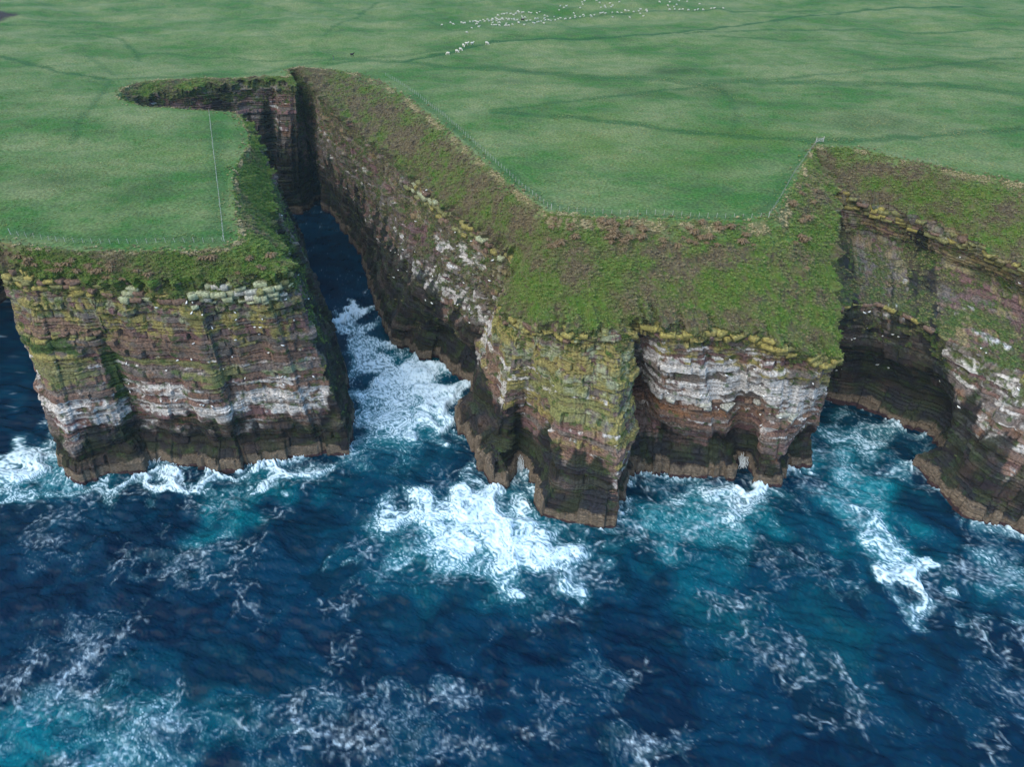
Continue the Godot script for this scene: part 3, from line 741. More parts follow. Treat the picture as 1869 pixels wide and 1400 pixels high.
# ---------------------------------------------------------------- the fields
func grid_lines(dense_from: float, dense_to: float, step: float, lo: float, hi: float, growth_lo: float, growth_hi: float) -> PackedFloat32Array:
	var out: Array = []
	var x := dense_from
	while x <= dense_to + 0.001:
		out.append(x)
		x += step
	var d := step
	x = out[out.size() - 1]
	while x < hi:
		d *= growth_hi
		x += d
		out.append(x)
	d = step
	x = dense_from
	while x > lo:
		d *= growth_lo
		x -= d
		out.append(x)
	out.sort()
	return PackedFloat32Array(out)

func inside_rows(poly: PackedVector2Array, zs: PackedFloat32Array) -> Array:
	# for each line of constant z, the sorted crossings of x with the outline
	var out := []
	for z in zs:
		out.append([])
	for i in poly.size():
		var a := poly[i]
		var b := poly[(i + 1) % poly.size()]
		if a.y == b.y:
			continue
		var lo := minf(a.y, b.y)
		var hi := maxf(a.y, b.y)
		var k := zs.bsearch(lo)
		while k < zs.size() and zs[k] < hi:
			if zs[k] >= lo:
				out[k].append(a.x + (b.x - a.x) * (zs[k] - a.y) / (b.y - a.y))
			k += 1
	for r in out:
		r.sort()
	return out

func build_field() -> ArrayMesh:
	var xs := grid_lines(-185.0, 190.0, 0.95, -1500.0, 1500.0, 1.02, 1.02)
	var zs := grid_lines(-330.0, -130.0, 0.85, -1500.0, -130.0, 1.012, 1.0)
	var poly := PackedVector2Array()
	for j in coast.size():
		poly.append(Vector2(coast[j][0].x, coast[j][0].z))
	poly.append(Vector2(1400, -125))
	poly.append(Vector2(1400, -1450))
	poly.append(Vector2(-1400, -1450))
	poly.append(Vector2(-1400, -132))
	var rows := inside_rows(poly, zs)
	var nx := xs.size()
	var nz := zs.size()
	var inside := PackedByteArray()
	inside.resize(nx * nz)
	for k in nz:
		var cr: Array = rows[k]
		var q := 0
		for i in nx:
			while q < cr.size() and cr[q] < xs[i]:
				q += 1
			inside[k * nx + i] = q & 1
	# trodden tracks: strength per vertex, written segment by segment
	var track := PackedFloat32Array()
	track.resize(nx * nz)
	for tr in TRACKS:
		var width: float = tr[0]
		var amount: float = tr[1]
		var line: Array = tr[2]
		for s in range(line.size() - 1):
			var a := Vector2(line[s][0], line[s][1])
			var b := Vector2(line[s + 1][0], line[s + 1][1])
			var reach := width * 2.5 + 2.0
			var i0 := xs.bsearch(minf(a.x, b.x) - reach)
			var i1 := mini(xs.bsearch(maxf(a.x, b.x) + reach), nx - 1)
			var k0 := zs.bsearch(minf(a.y, b.y) - reach)
			var k1 := mini(zs.bsearch(maxf(a.y, b.y) + reach), nz - 1)
			for k in range(k0, k1 + 1):
				for i in range(i0, i1 + 1):
					var p := Vector2(xs[i], zs[k])
					var q := Geometry2D.get_closest_point_to_segment(p, a, b)
					var w := width * (0.8 + 0.5 * fine.get_noise_2d(p.x * 0.08, p.y * 0.08)) + 0.4
					var d := p.distance_to(q) + fine.get_noise_2d(p.x * 0.25 + 9.0, p.y * 0.25) * 0.6
					var m := amount * (1.0 - smoothstep(w * 0.5, w * 1.5, d))
					if m > track[k * nx + i]:
						track[k * nx + i] = m
	var slot := PackedInt32Array()
	slot.resize(nx * nz)
	slot.fill(-1)
	var v := PackedVector3Array()
	var col := PackedColorArray()
	var index := PackedInt32Array()
	for k in range(nz - 1):
		for i in range(nx - 1):
			var a := k * nx + i
			if inside[a] + inside[a + 1] + inside[a + nx] + inside[a + nx + 1] == 0:
				continue
			for q in [a, a + 1, a + nx, a + nx + 1]:
				if slot[q] < 0:
					slot[q] = v.size()
					var x := xs[q % nx]
					var z := zs[q / nx]
					var y := plateau(x, z)
					if inside[q] == 0:
						y -= 1.3
					var c := field_colour(x, z)
					for dp in DARK_PATCHES:
						var ex: float = (x - dp[0]) / dp[2]
						var ez: float = (z - dp[1]) / dp[3]
						var m := ex * ex + ez * ez
						if m < 4.0:
							var w := exp(-m * 1.3) + 0.5 * fbm.get_noise_2d(x * 0.08, z * 0.08) * exp(-m)
							w = clampf(w * absf(dp[4]), 0.0, 1.0)
							if dp[4] >= 1.0:
								c = c.lerp(Color(0.05, 0.04, 0.04), smoothstep(0.25, 0.5, w))
							else:
								c = c.lerp(Color(0.033, 0.066, 0.024) if dp[4] > 0 else Color(0.095, 0.160, 0.030), w)
					var tm := track[q]
					if tm > 0.0:
						c = c.lerp(Color(0.030, 0.096, 0.032), tm * 0.9)
						y -= tm * 0.12
					v.append(Vector3(x, y, z))
					col.append(c)
			index.append_array(PackedInt32Array([slot[a], slot[a + 1], slot[a + nx + 1], slot[a], slot[a + nx + 1], slot[a + nx]]))
	var normals := PackedVector3Array()
	normals.resize(v.size())
	for t in range(0, index.size(), 3):
		var fn := (v[index[t + 2]] - v[index[t]]).cross(v[index[t + 1]] - v[index[t]])
		for q in 3:
			normals[index[t + q]] += fn
	for i in normals.size():
		normals[i] = normals[i].normalized()
	return mesh_from(v, col, index, normals)

func sow_field() -> void:
	var poly := PackedVector2Array()
	for j in range(0, coast.size(), 3):
		poly.append(Vector2(coast[j][0].x, coast[j][0].z))
	poly.append(Vector2(400, -420))
	poly.append(Vector2(-430, -420))
	var tries := 90000
	for i in tries:
		var x := lerpf(-190.0, 215.0, rng.randf())
		var z := lerpf(-370.0, -138.0, sqrt(rng.randf()))
		var m := fbm.get_noise_2d(x * 0.05 + 20.0, z * 0.06) + 0.5 * fine.get_noise_2d(x * 0.4, z * 0.4)
		if m + 0.25 < rng.randf() * 0.7:
			continue
		field_tuft_at.append(Vector3(x, plateau(x, z), z))
	var keep := PackedVector3Array()
	var lines := PackedFloat32Array()
	var zl := -372.0
	while zl < -136.0:
		lines.append(zl)
		zl += 0.5
	var rows := inside_rows(poly, lines)
	for p in field_tuft_at:
		var cr: Array = rows[clampi(int((p.z + 372.0) / 0.5), 0, rows.size() - 1)]
		var q := 0
		for c in cr:
			if c < p.x:
				q += 1
		if q & 1:
			keep.append(p)
	field_tuft_at = keep

# ---------------------------------------------------------------- the sea
var shore := PackedFloat32Array()    # distance to the waterline on a coarse grid
const SHORE_X0 := -190.0
const SHORE_Z0 := -330.0
const SHORE_STEP := 2.0
const SHORE_NX := 200
const SHORE_NZ := 170

func measure_shore() -> void:
	shore.resize(SHORE_NX * SHORE_NZ)
	shore.fill(14.0)
	for j in range(0, coast.size(), 3):
		var p := coast[j][8]
		var ci := int((p.x - SHORE_X0) / SHORE_STEP)
		var ck := int((p.z - SHORE_Z0) / SHORE_STEP)
		for dk in range(-6, 7):
			for di in range(-6, 7):
				var i := ci + di
				var k := ck + dk
				if i < 0 or k < 0 or i >= SHORE_NX or k >= SHORE_NZ:
					continue
				var d := Vector2(SHORE_X0 + i * SHORE_STEP - p.x, SHORE_Z0 + k * SHORE_STEP - p.z).length()
				if d < shore[k * SHORE_NX + i]:
					shore[k * SHORE_NX + i] = d

func shore_distance(x: float, z: float) -> float:
	var fx := (x - SHORE_X0) / SHORE_STEP
	var fz := (z - SHORE_Z0) / SHORE_STEP
	var i := int(floor(fx))
	var k := int(floor(fz))
	if i < 0 or k < 0 or i >= SHORE_NX - 1 or k >= SHORE_NZ - 1:
		return 14.0
	fx -= i
	fz -= k
	var q := k * SHORE_NX + i
	return lerpf(lerpf(shore[q], shore[q + 1], fx), lerpf(shore[q + SHORE_NX], shore[q + SHORE_NX + 1], fx), fz)

func foam_threads(xs: PackedFloat32Array, zs: PackedFloat32Array) -> PackedFloat32Array:
	# threads of foam drawn out along the eddies of the water, laid down stroke by stroke
	var nx := xs.size()
	var ink := PackedFloat32Array()
	ink.resize(nx * zs.size())
	var r := RandomNumberGenerator.new()
	r.seed = 77
	var i0 := xs.bsearch(-122.0)
	var k0 := zs.bsearch(-150.0)
	var x0 := xs[i0]
	var z0 := zs[k0]
	var x1 := 127.0
	var z1 := -55.0
	var starts := PackedVector3Array()      # x, z, weight
	for f in FOAM:
		if f[1] < -152.0 or f[4] < 0.62:
			continue
		for n in int(f[2] * f[3] * 3.2 * f[4]):
			var a := r.randf() * TAU
			var d := sqrt(r.randf()) * 1.45
			starts.append(Vector3(f[0] + cos(a) * d * f[2], f[1] + sin(a) * d * f[3], (0.25 + 0.6 * r.randf()) * clampf(1.35 - d * 0.55, 0.2, 1.0)))
	var long := starts.size()
	for f in FOAM:
		if f[1] < -140.0 or f[4] > 0.9:
			continue
		for n in int(1.0 + f[2] * f[3] * 0.058 * (0.5 + f[4])):
			var a := r.randf() * TAU
			var d := sqrt(r.randf()) * 0.9
			starts.append(Vector3(f[0] + cos(a) * d * f[2], f[1] + sin(a) * d * f[3], 0.55 + 0.45 * r.randf()))
	for n in 18:
		starts.append(Vector3(lerpf(-118.0, 124.0, r.randf()), lerpf(-130.0, -57.0, r.randf()), 0.35 + 0.4 * r.randf()))
	var queue := []      # x, z, weight, steps, side, extra turn, children
	for n in starts.size():
		var e := starts[n]
		if n < long:
			queue.append([e.x, e.y, e.z * e.z * 0.6, 4 + r.randi() % 12, 1.0 if r.randf() < 0.5 else -1.0, 0.0, 0])
		else:
			queue.append([e.x, e.y, e.z * 0.46, 22 + r.randi() % 44, 1.0 if r.randf() < 0.5 else -1.0, (r.randf() - 0.5) * 0.6, 2])
	var done := 0
	while done < queue.size():
		var e: Array = queue[done]
		done += 1
		var x: float = e[0]
		var z: float = e[1]
		var weight: float = e[2]
		var steps: int = e[3]
		var side: float = e[4]
		for q in steps:
			var turn: float = e[5] - 0.5 * clampf((x + 10.0) / 90.0, -1.0, 1.0) + 1.3 * fine.get_noise_2d(x * 0.045 + 31.0, z * 0.06) + 1.1 * fine.get_noise_2d(x * 0.2, z * 0.24 + 63.0)
			x += cos(turn) * 0.25 * side + (r.randf() - 0.5) * 0.10
			z -= sin(turn) * 0.25 * side + (r.randf() - 0.5) * 0.16
			if x < x0 + 1.0 or x > x1 or z < z0 + 1.0 or z > z1:
				break
			var m := weight * sin(PI * (q + 0.5) / steps) * clampf(0.7 + 1.1 * fine.get_noise_2d(x * 0.6, z * 0.6 + 17.0), 0.1, 1.5)
			var fx := (x - x0) / SEA_STEP
			var fz := (z - z0) / SEA_STEP
			var i := int(fx)
			var k := int(fz)
			fx -= i
			fz -= k
			var at := (k + k0) * nx + i + i0
			ink[at] += m * (1.0 - fx) * (1.0 - fz)
			ink[at + 1] += m * fx * (1.0 - fz)
			ink[at + nx] += m * (1.0 - fx) * fz
			ink[at + nx + 1] += m * fx * fz
			if e[6] > 0 and q > 2 and r.randf() < 0.30:
				queue.append([x, z, weight * (0.3 + 0.5 * r.randf()), 5 + r.randi() % 12, side if r.randf() < 0.7 else -side, e[5] + (1.0 if r.randf() < 0.5 else -1.0) * (0.5 + 1.0 * r.randf()), e[6] - 1])
	return ink

func build_sea() -> ArrayMesh:
	measure_shore()
	var xs := grid_lines(-122.0, 128.0, SEA_STEP, -900.0, 900.0, 1.07, 1.15)
	var zs := grid_lines(-150.0, -54.0, SEA_STEP, -330.0, 900.0, 1.009, 1.12)
	var poly := PackedVector2Array()
	for j in coast.size():
		var w := coast[j][8] - outward[j][8] * 3.0
		poly.append(Vector2(w.x, w.z))
	poly.append(Vector2(1400, -125))
	poly.append(Vector2(1400, -1450))
	poly.append(Vector2(-1400, -1450))
	poly.append(Vector2(-1400, -132))
	var rows := inside_rows(poly, zs)
	var nx := xs.size()
	var nz := zs.size()
	# foam and clear green water: amounts on a coarse grid, as sums of soft patches
	var slot := PackedInt32Array()
	slot.resize(nx * nz)
	slot.fill(-1)
	var land := PackedByteArray()
	land.resize(nx * nz)
	for k in nz:
		var cr: Array = rows[k]
		var q := 0
		for i in nx:
			while q < cr.size() and cr[q] < xs[i]:
				q += 1
			land[k * nx + i] = q & 1
	var gx := 140
	var gz := 150
	var foam_grid := PackedFloat32Array()
	foam_grid.resize(gx * gz)
	var teal_grid := PackedFloat32Array()
	teal_grid.resize(gx * gz)
	for k in gz:
		for i in gx:
			var x := -140.0 + i * 2.0
			var z := -330.0 + k * 2.0
			var d := 0.0
			for f in FOAM:
				var ex: float = (x - f[0]) / f[2]
				var ez: float = (z - f[1]) / f[3]
				var m := ex * ex + ez * ez
				if m < 4.0:
					d = maxf(d, f[4] * (1.0 - smoothstep(0.35, 1.75, sqrt(m))))
			foam_grid[k * gx + i] = d
			d = 0.0
			for f in TEAL:
				var ex: float = (x - f[0]) / f[2]
				var ez: float = (z - f[1]) / f[3]
				var m := ex * ex + ez * ez
				if m < 5.0:
					d = maxf(d, f[4] * exp(-m * 1.1))
			teal_grid[k * gx + i] = d
	var ink := foam_threads(xs, zs)
	var v := PackedVector3Array()
	var col := PackedColorArray()
	var index := PackedInt32Array()
	for k in range(nz - 1):
		for i in range(nx - 1):
			var a := k * nx + i
			if land[a] + land[a + 1] + land[a + nx] + land[a + nx + 1] == 4:
				continue
			for q in [a, a + 1, a + nx, a + nx + 1]:
				if slot[q] >= 0:
					continue
				slot[q] = v.size()
				var x := xs[q % nx]
				var z := zs[q / nx]
				# warp, so that foam swirls
				var wx := x + fine.get_noise_2d(x * 0.09, z * 0.09) * 5.0 + fine.get_noise_2d(x * 0.35, z * 0.35 + 50.0) * 0.8
				var wz := z + fine.get_noise_2d(x * 0.09 + 90.0, z * 0.09) * 5.0 + fine.get_noise_2d(x * 0.35 + 30.0, z * 0.35) * 0.8
				var fx := clampf((wx + 140.0) * 0.5, 0.0, gx - 1.01)
				var fz := clampf((wz + 330.0) * 0.5, 0.0, gz - 1.01)
				var ci := int(fx)
				var ck := int(fz)
				fx -= ci
				fz -= ck
				var c0 := ck * gx + ci
				var d := lerpf(lerpf(foam_grid[c0], foam_grid[c0 + 1], fx), lerpf(foam_grid[c0 + gx], foam_grid[c0 + gx + 1], fx), fz)
				var te := lerpf(lerpf(teal_grid[c0], teal_grid[c0 + 1], fx), lerpf(teal_grid[c0 + gx], teal_grid[c0 + gx + 1], fx), fz)
				var sd := shore_distance(x, z)
				var n2 := fbm.get_noise_2d(wx * 0.045, wz * 0.075)
				if z > -160.0:
					d = maxf(d, (1.0 - smoothstep(0.0, 5.5, sd)) * clampf(0.42 + n2 * 1.1, 0.0, 0.8))
				else:
					d = maxf(d, (1.0 - smoothstep(0.0, 2.5, sd)) * clampf(n2 * 1.2, 0.0, 0.45) * smoothstep(-260.0, -190.0, z))
				var lace := 1.0 - clampf((cells.get_noise_2d(wx * 0.36, wz * 0.36) + 1.0) * 1.25, 0.0, 1.0)
				var lace2 := 1.0 - clampf((cells.get_noise_2d(wx * 0.95 + 20.0, wz * 0.95) + 1.0) * 1.25, 0.0, 1.0)
				var f4 := fbm.get_noise_2d(wx * 0.55, wz * 0.55 + 20.0)
				var f5 := fine.get_noise_2d(x * 2.1, z * 2.1)
				# scattered streaks on the open water
				var streak := 1.0 - absf(fbm.get_noise_2d(wx * 0.055 + 500.0, wz * 0.085)) * 7.0
				var open := clampf(n2 * 1.5 + 0.05, 0.0, 0.42) * maxf(streak, 0.0) * (1.0 if z > -150.0 else 0.15)
				var amount := maxf(d, open * 0.5)
				# drawn-out streaks: they rise to the right on the left side and fall to the right on the right side
				var turn := 0.55 * clampf((x + 10.0) / 90.0, -1.0, 1.0) - 0.1
				var ax := wx * cos(turn) + wz * sin(turn)
				var az := wz * cos(turn) - wx * sin(turn)
				var l1 := maxf(0.0, 1.0 - absf(fbm.get_noise_2d(ax * 0.06 + 7.0, az * 0.16)) * 5.5)
				var l2 := maxf(0.0, 1.0 - absf(fbm.get_noise_2d(ax * 0.17 + 70.0, az * 0.42)) * 4.6)
				var web := maxf(l1 * l1 * clampf(0.8 + f4 * 1.3, 0.0, 1.0), l2 * l2 * 0.9)
				if d > 0.3:
					web = maxf(web, lace * lace * lace * 0.4)
				web = clampf(web * (1.05 + 0.45 * f5), 0.0, 1.0) * (0.25 if z > -150.0 else 0.9)
				var solid := smoothstep(0.58, 1.1, amount + 0.42 * f4 + 0.05 * f5) * (0.90 + 0.34 * f4 + 0.08 * f5)
				var thread := web * smoothstep(0.26, 0.86, amount + 0.55 * f4 + 0.25 * n2)
				thread = maxf(thread, (1.0 - exp(-ink[q] * 1.15)) * clampf(0.85 + 0.4 * f5 + 0.5 * f4, 0.0, 1.0))
				var milk := smoothstep(0.3, 0.95, amount + 0.4 * f4) * 0.10
				var foam := clampf(maxf(maxf(solid, thread), milk) + 0.15 * minf(solid, thread), 0.0, 1.0)
				var aer := clampf(te + smoothstep(0.2, 0.9, d) * 0.55, 0.0, 1.0) * (0.75 + 0.5 * f4)
				var deep := Color(0.0002, 0.0105, 0.0255).lerp(Color(0.0003, 0.0205, 0.046), clampf(0.5 + n2 * 1.2, 0.0, 1.0))
				var c := deep.lerp(Color(0.005, 0.140, 0.175), clampf(aer, 0.0, 1.0))
				c = c.lerp(Color(0.53, 0.66, 0.76), clampf(foam, 0.0, 1.0) * 0.97)
				# swell and chop
				var calm := 0.35 if z < -170.0 else 1.0
				var y := 0.5 * calm * fine.get_noise_2d(x * 0.05 + z * 0.03, z * 0.10 - x * 0.03)
				y += 0.24 * calm * fine.get_noise_2d(x * 0.16 + z * 0.07, z * 0.34 - x * 0.1)
				y += 0.09 * (1.0 - absf(fine.get_noise_2d(x * 0.42 + z * 0.2, z * 0.95 - x * 0.25)) * 2.0)
				y += 0.025 * fine.get_noise_2d(x * 1.3, z * 2.3)
				y *= 1.0 - 0.6 * smoothstep(0.3, 0.9, d)
				y += smoothstep(0.6, 1.15, d) * (0.8 + 1.0 * n2 + 0.2 * f4) + (1.0 - smoothstep(0.0, 3.0, sd)) * foam * (0.7 + 0.4 * f4)
				v.append(Vector3(x, y, z))
				col.append(c)
			index.append_array(PackedInt32Array([slot[a], slot[a + 1], slot[a + nx + 1], slot[a], slot[a + nx + 1], slot[a + nx]]))
	var normals := PackedVector3Array()
	normals.resize(v.size())
	for t in range(0, index.size(), 3):
		var fn := (v[index[t + 2]] - v[index[t]]).cross(v[index[t + 1]] - v[index[t]])
		for q in 3:
			normals[index[t + q]] += fn
	for i in normals.size():
		normals[i] = normals[i].normalized()
	return mesh_from(v, col, index, normals)

const SEA_STEP := 0.28

# ---------------------------------------------------------------- everything
func set_view() -> void:
	var cam := Camera3D.new()
	cam.name = "camera"
	add_child(cam)
	cam.position = Vector3(0, 128, 0)
	cam.rotation_degrees = Vector3(-37, 0, 0)
	cam.fov = 55.5
	cam.near = 1.0
	cam.far = 4000.0
	cam.current = true
	var sky_look := ProceduralSkyMaterial.new()
	sky_look.sky_top_color = Color(0.385, 0.585, 0.77)
	sky_look.sky_horizon_color = Color(0.49, 0.645, 0.77)
	sky_look.sky_curve = 0.3
	sky_look.ground_bottom_color = Color(0.10, 0.16, 0.20)
	sky_look.ground_horizon_color = Color(0.49, 0.645, 0.77)
	sky_look.sun_angle_max = 0.0
	var sky := Sky.new()
	sky.sky_material = sky_look
	var env := Environment.new()
	env.background_mode = Environment.BG_SKY
	env.sky = sky
	env.tonemap_mode = Environment.TONE_MAPPER_LINEAR
	env.tonemap_exposure = 3.7
	env.sdfgi_enabled = true
	env.ssao_enabled = true
	env.ssil_enabled = true
	env.fog_enabled = true
	env.fog_density = 0.00006
	env.fog_light_color = Color(0.78, 0.90, 0.94)
	var world := WorldEnvironment.new()
	world.name = "world_environment"
	world.environment = env
	add_child(world)
	var sun := DirectionalLight3D.new()
	sun.name = "sun"
	add_child(sun)
	sun.light_energy = 0.34
	sun.light_color = Color(1.0, 1.0, 0.99)
	sun.light_angular_distance = 55.0
	sun.shadow_enabled = true
	sun.look_at_from_position(Vector3(-75, 105, 75), Vector3.ZERO, Vector3.UP)

func _ready() -> void:
	rng.seed = 20
	for n in [fine, fbm, cells]:
		n.seed = 7
		n.frequency = 1.0
	fine.noise_type = FastNoiseLite.TYPE_SIMPLEX
	fine.fractal_type = FastNoiseLite.FRACTAL_NONE
	fbm.noise_type = FastNoiseLite.TYPE_SIMPLEX
	fbm.fractal_type = FastNoiseLite.FRACTAL_FBM
	fbm.fractal_octaves = 4
	cells.noise_type = FastNoiseLite.TYPE_CELLULAR
	cells.fractal_type = FastNoiseLite.FRACTAL_NONE
	cells.cellular_return_type = FastNoiseLite.RETURN_DISTANCE2_SUB
	set_view()
	lay_beds()
	build_coast()

	var rock_mat := surface(0.85, 0.3, grain(0.02, 0.36, 3), 5.0, relief(0.02, 5, 8.0), 1.0)
	rock_mat.uv1_scale = Vector3(0.12, 0.55, 0.12)
	var turf_mat := surface(0.95, 0.15, grain(0.05, 0.66, 9, 4), 30.0, relief(0.06, 15, 6.0), 0.25)
	var sea_mat := surface(0.2, 0.13)
	var sea := part("sea", build_sea(), sea_mat, self)
	describe(sea, "dark blue sea streaked with white foam below the cliffs", "sea", "", "structure")

	var field := part("grassland", build_field(), turf_mat, self)
	describe(field, "green grazing land crossed by faint tracks above the cliffs", "grassland", "", "structure")

	var sections := [
		["headland_cliff", "left_inlet", "left_front", "banded brown cliff with white streaks below the left field", "cliff"],
		["inlet_cliff", "geo_west", "geo_cleft", "dark mossy rock wall on the left and far end of the narrow inlet", "cliff"],
		["inlet_cliff", "geo_east", "geo_east", "long slanting grassy rock wall on the right side of the narrow inlet", "cliff"],
		["headland_cliff", "prow_left", "centre_front", "central headland with yellow lichen beds and a stepped rock prow", "cliff"],
		["cove_cliff", "cove_west", "cove_back", "shadowed cliff with a sea cave at the back of the right cove", "cliff"],
		["headland_cliff", "right_front", "right_front", "white streaked cliff at the right edge with a grassy ledge halfway up", "cliff"],
	]
	for s in sections:
		var o := thing(s[0], Vector3.ZERO)
		describe(o, s[3], s[4], "", "structure")
		var first: int = group_first[s[1]]
		var last: int = mini(group_last[s[2]] + 1, coast.size() - 1)
		part("grass_bank", build_bank(first, last), turf_mat, o)
		part("rock_face", build_rock(first, last), rock_mat, o)
	sow_field()

	add_details(rock_mat, turf_mat)

# ---------------------------------------------------------------- small shapes
func bump_disp(j: int, p: Vector3, below: float) -> float:
	return (rib_at(coast_u[j]) + fbm.get_noise_3d(p.x * 0.09, p.y * 0.045, p.z * 0.09) * 1.6) * smoothstep(0.0, 5.0, below)

func block_mesh(seed_: int) -> ArrayMesh:
	# a rough block one metre each way: chamfered box with uneven corners
	var r := RandomNumberGenerator.new()
	r.seed = seed_
	var jit := PackedVector3Array()
	for i in 8:
		jit.append(Vector3(r.randf() - 0.5, r.randf() - 0.5, r.randf() - 0.5) * Vector3(0.09, 0.08, 0.2))
	var st := SurfaceTool.new()
	st.begin(Mesh.PRIMITIVE_TRIANGLES)
	var ch := 0.035 + 0.03 * r.randf()
	var corner := func(i: int) -> Vector3:
		return Vector3(-0.5 if i & 1 == 0 else 0.5, -0.5 if i & 2 == 0 else 0.5, -0.5 if i & 4 == 0 else 0.5) + jit[i]
	var pull := func(i: int, axis: int) -> Vector3:
		var c: Vector3 = corner.call(i)
		var s := Vector3(signf(c.x), signf(c.y), signf(c.z)) * ch
		s[axis] = 0.0
		return c - s
	var tri := func(a: Vector3, b: Vector3, c: Vector3):
		var n := (c - a).cross(b - a)
		var mid := (a + b + c) / 3.0
		var order := [a, b, c] if n.dot(mid) > 0 else [a, c, b]
		for q in order:
			var k := 0.72 + 0.5 * r.randf()
			st.set_color(Color(k, k * (0.94 + 0.1 * r.randf()), k * (0.85 + 0.2 * r.randf())))
			st.add_vertex(q)
	for axis in 3:
		var b1 := 1 << ((axis + 1) % 3)
		var b2 := 1 << ((axis + 2) % 3)
		for side in 2:
			var base := (1 << axis) * side
			var ids := [base, base | b1, base | b1 | b2, base | b2]
			var q := []
			for id in ids:
				q.append(pull.call(id, axis))
			tri.call(q[0], q[1], q[2])
			tri.call(q[0], q[2], q[3])
		# chamfers along this axis
		for k in 4:
			var i0 := (b1 if k & 1 else 0) | (b2 if k & 2 else 0)
			var i1 := i0 | (1 << axis)
			var x1 := (axis + 1) % 3
			var x2 := (axis + 2) % 3
			tri.call(pull.call(i0, x1), pull.call(i0, x2), pull.call(i1, x2))
			tri.call(pull.call(i0, x1), pull.call(i1, x2), pull.call(i1, x1))
	for i in 8:
		tri.call(pull.call(i, 0), pull.call(i, 1), pull.call(i, 2))
	st.generate_normals()
	return st.commit()

func tube(st: SurfaceTool, path: PackedVector3Array, radii: PackedFloat32Array, sides := 6, colour := Color.WHITE) -> void:
	for i in range(path.size() - 1):
		var d := (path[i + 1] - path[i]).normalized()
		var e := d.cross(Vector3.UP if absf(d.y) < 0.9 else Vector3.RIGHT).normalized()
		var f := d.cross(e)
		for k in sides:
			var a0 := TAU * k / sides
			var a1 := TAU * (k + 1) / sides
			var o0 := e * cos(a0) + f * sin(a0)
			var o1 := e * cos(a1) + f * sin(a1)
			var p := [path[i] + o0 * radii[i], path[i] + o1 * radii[i], path[i + 1] + o1 * radii[i + 1], path[i + 1] + o0 * radii[i + 1]]
			for q in [0, 2, 1, 0, 3, 2]:
				st.set_color(colour)
				st.add_vertex(p[q])

func blob(st: SurfaceTool, at: Vector3, size: Vector3, turn := Basis.IDENTITY, rings := 6, sides := 9, rough := 0.0, colour := Color.WHITE) -> void:
	var grid := []
	for i in rings + 1:
		var row := []
		var la := PI * i / rings
		for k in sides:
			var lo := TAU * k / sides
			var d := Vector3(sin(la) * cos(lo), cos(la), sin(la) * sin(lo))
			var w := 1.0 + rough * fine.get_noise_3d(d.x * 2.0 + at.x, d.y * 2.0, d.z * 2.0 + at.z)
			row.append(at + turn * (d * size * w))
		grid.append(row)
	for i in rings:
		for k in sides:
			var k1 := (k + 1) % sides
			for q in [grid[i][k], grid[i][k1], grid[i + 1][k1], grid[i][k], grid[i + 1][k1], grid[i + 1][k]]:
				st.set_color(colour)
				st.add_vertex(q)

func begin() -> SurfaceTool:
	var st := SurfaceTool.new()
	st.begin(Mesh.PRIMITIVE_TRIANGLES)
	st.set_smooth_group(0)
	return st

func finish(st: SurfaceTool) -> ArrayMesh:
	st.index()
	st.generate_normals()
	return st.commit()

# ---------------------------------------------------------------- turf tussocks
func tuft_mesh(seed_: int, blades: int, spread: float) -> ArrayMesh:
	var r := RandomNumberGenerator.new()
	r.seed = seed_
	var v := PackedVector3Array()
	var index := PackedInt32Array()
	for b in blades:
		var a := r.randf() * TAU
		var d := Vector3(cos(a), 0, sin(a))
		var root := d * r.randf() * 0.22
		var out := d * (0.15 + spread * r.randf())
		var side := Vector3(-d.z, 0, d.x) * (0.10 + 0.07 * r.randf())
		var h := 0.35 + 0.4 * r.randf()
		var k := v.size()
		v.append_array(PackedVector3Array([root - side + Vector3.DOWN * 0.15, root + side + Vector3.DOWN * 0.15, root + out * 0.55 + side * 0.8 + Vector3.UP * h, root + out * 0.55 - side * 0.8 + Vector3.UP * h, root + out * 1.2 + Vector3.UP * h * (0.55 + 0.4 * r.randf())]))
		index.append_array(PackedInt32Array([k, k + 3, k + 2, k, k + 2, k + 1, k + 3, k + 4, k + 2]))
	return mesh_from(v, PackedColorArray(), index)

func add_tussocks(material: Material) -> void:
	var mm := MultiMesh.new()
	mm.transform_format = MultiMesh.TRANSFORM_3D
	mm.use_colors = true
	mm.mesh = tuft_mesh(4, 11, 0.5)
	mm.instance_count = tuft_at.size()
	for i in tuft_at.size():
		var s := 0.32 + 0.5 * rng.randf() * rng.randf() + 0.15 * rng.randf()
		var b := Basis(Vector3.UP, rng.randf() * TAU).scaled(Vector3(s, s * (0.4 + 0.45 * rng.randf()), s))
		mm.set_instance_transform(i, Transform3D(b, tuft_at[i]))
		var w := tuft_brown[i]
		var g := Color(0.066, 0.138, 0.026).lerp(Color(0.155, 0.190, 0.056), rng.randf())
		var d := Color(0.195, 0.158, 0.092).lerp(Color(0.105, 0.086, 0.060), rng.randf())
		if w > 1.0:
			d = Color(0.31, 0.26, 0.15)
		mm.set_instance_color(i, g.lerp(d, clampf(w, 0.0, 1.0)))
	var o := MultiMeshInstance3D.new()
	o.name = "grass_tussocks"
	o.multimesh = mm
	o.material_override = material
	add_child(o)
	describe(o, "rough green and brown tussock grass on the banks above the rock", "grass", "", "stuff")

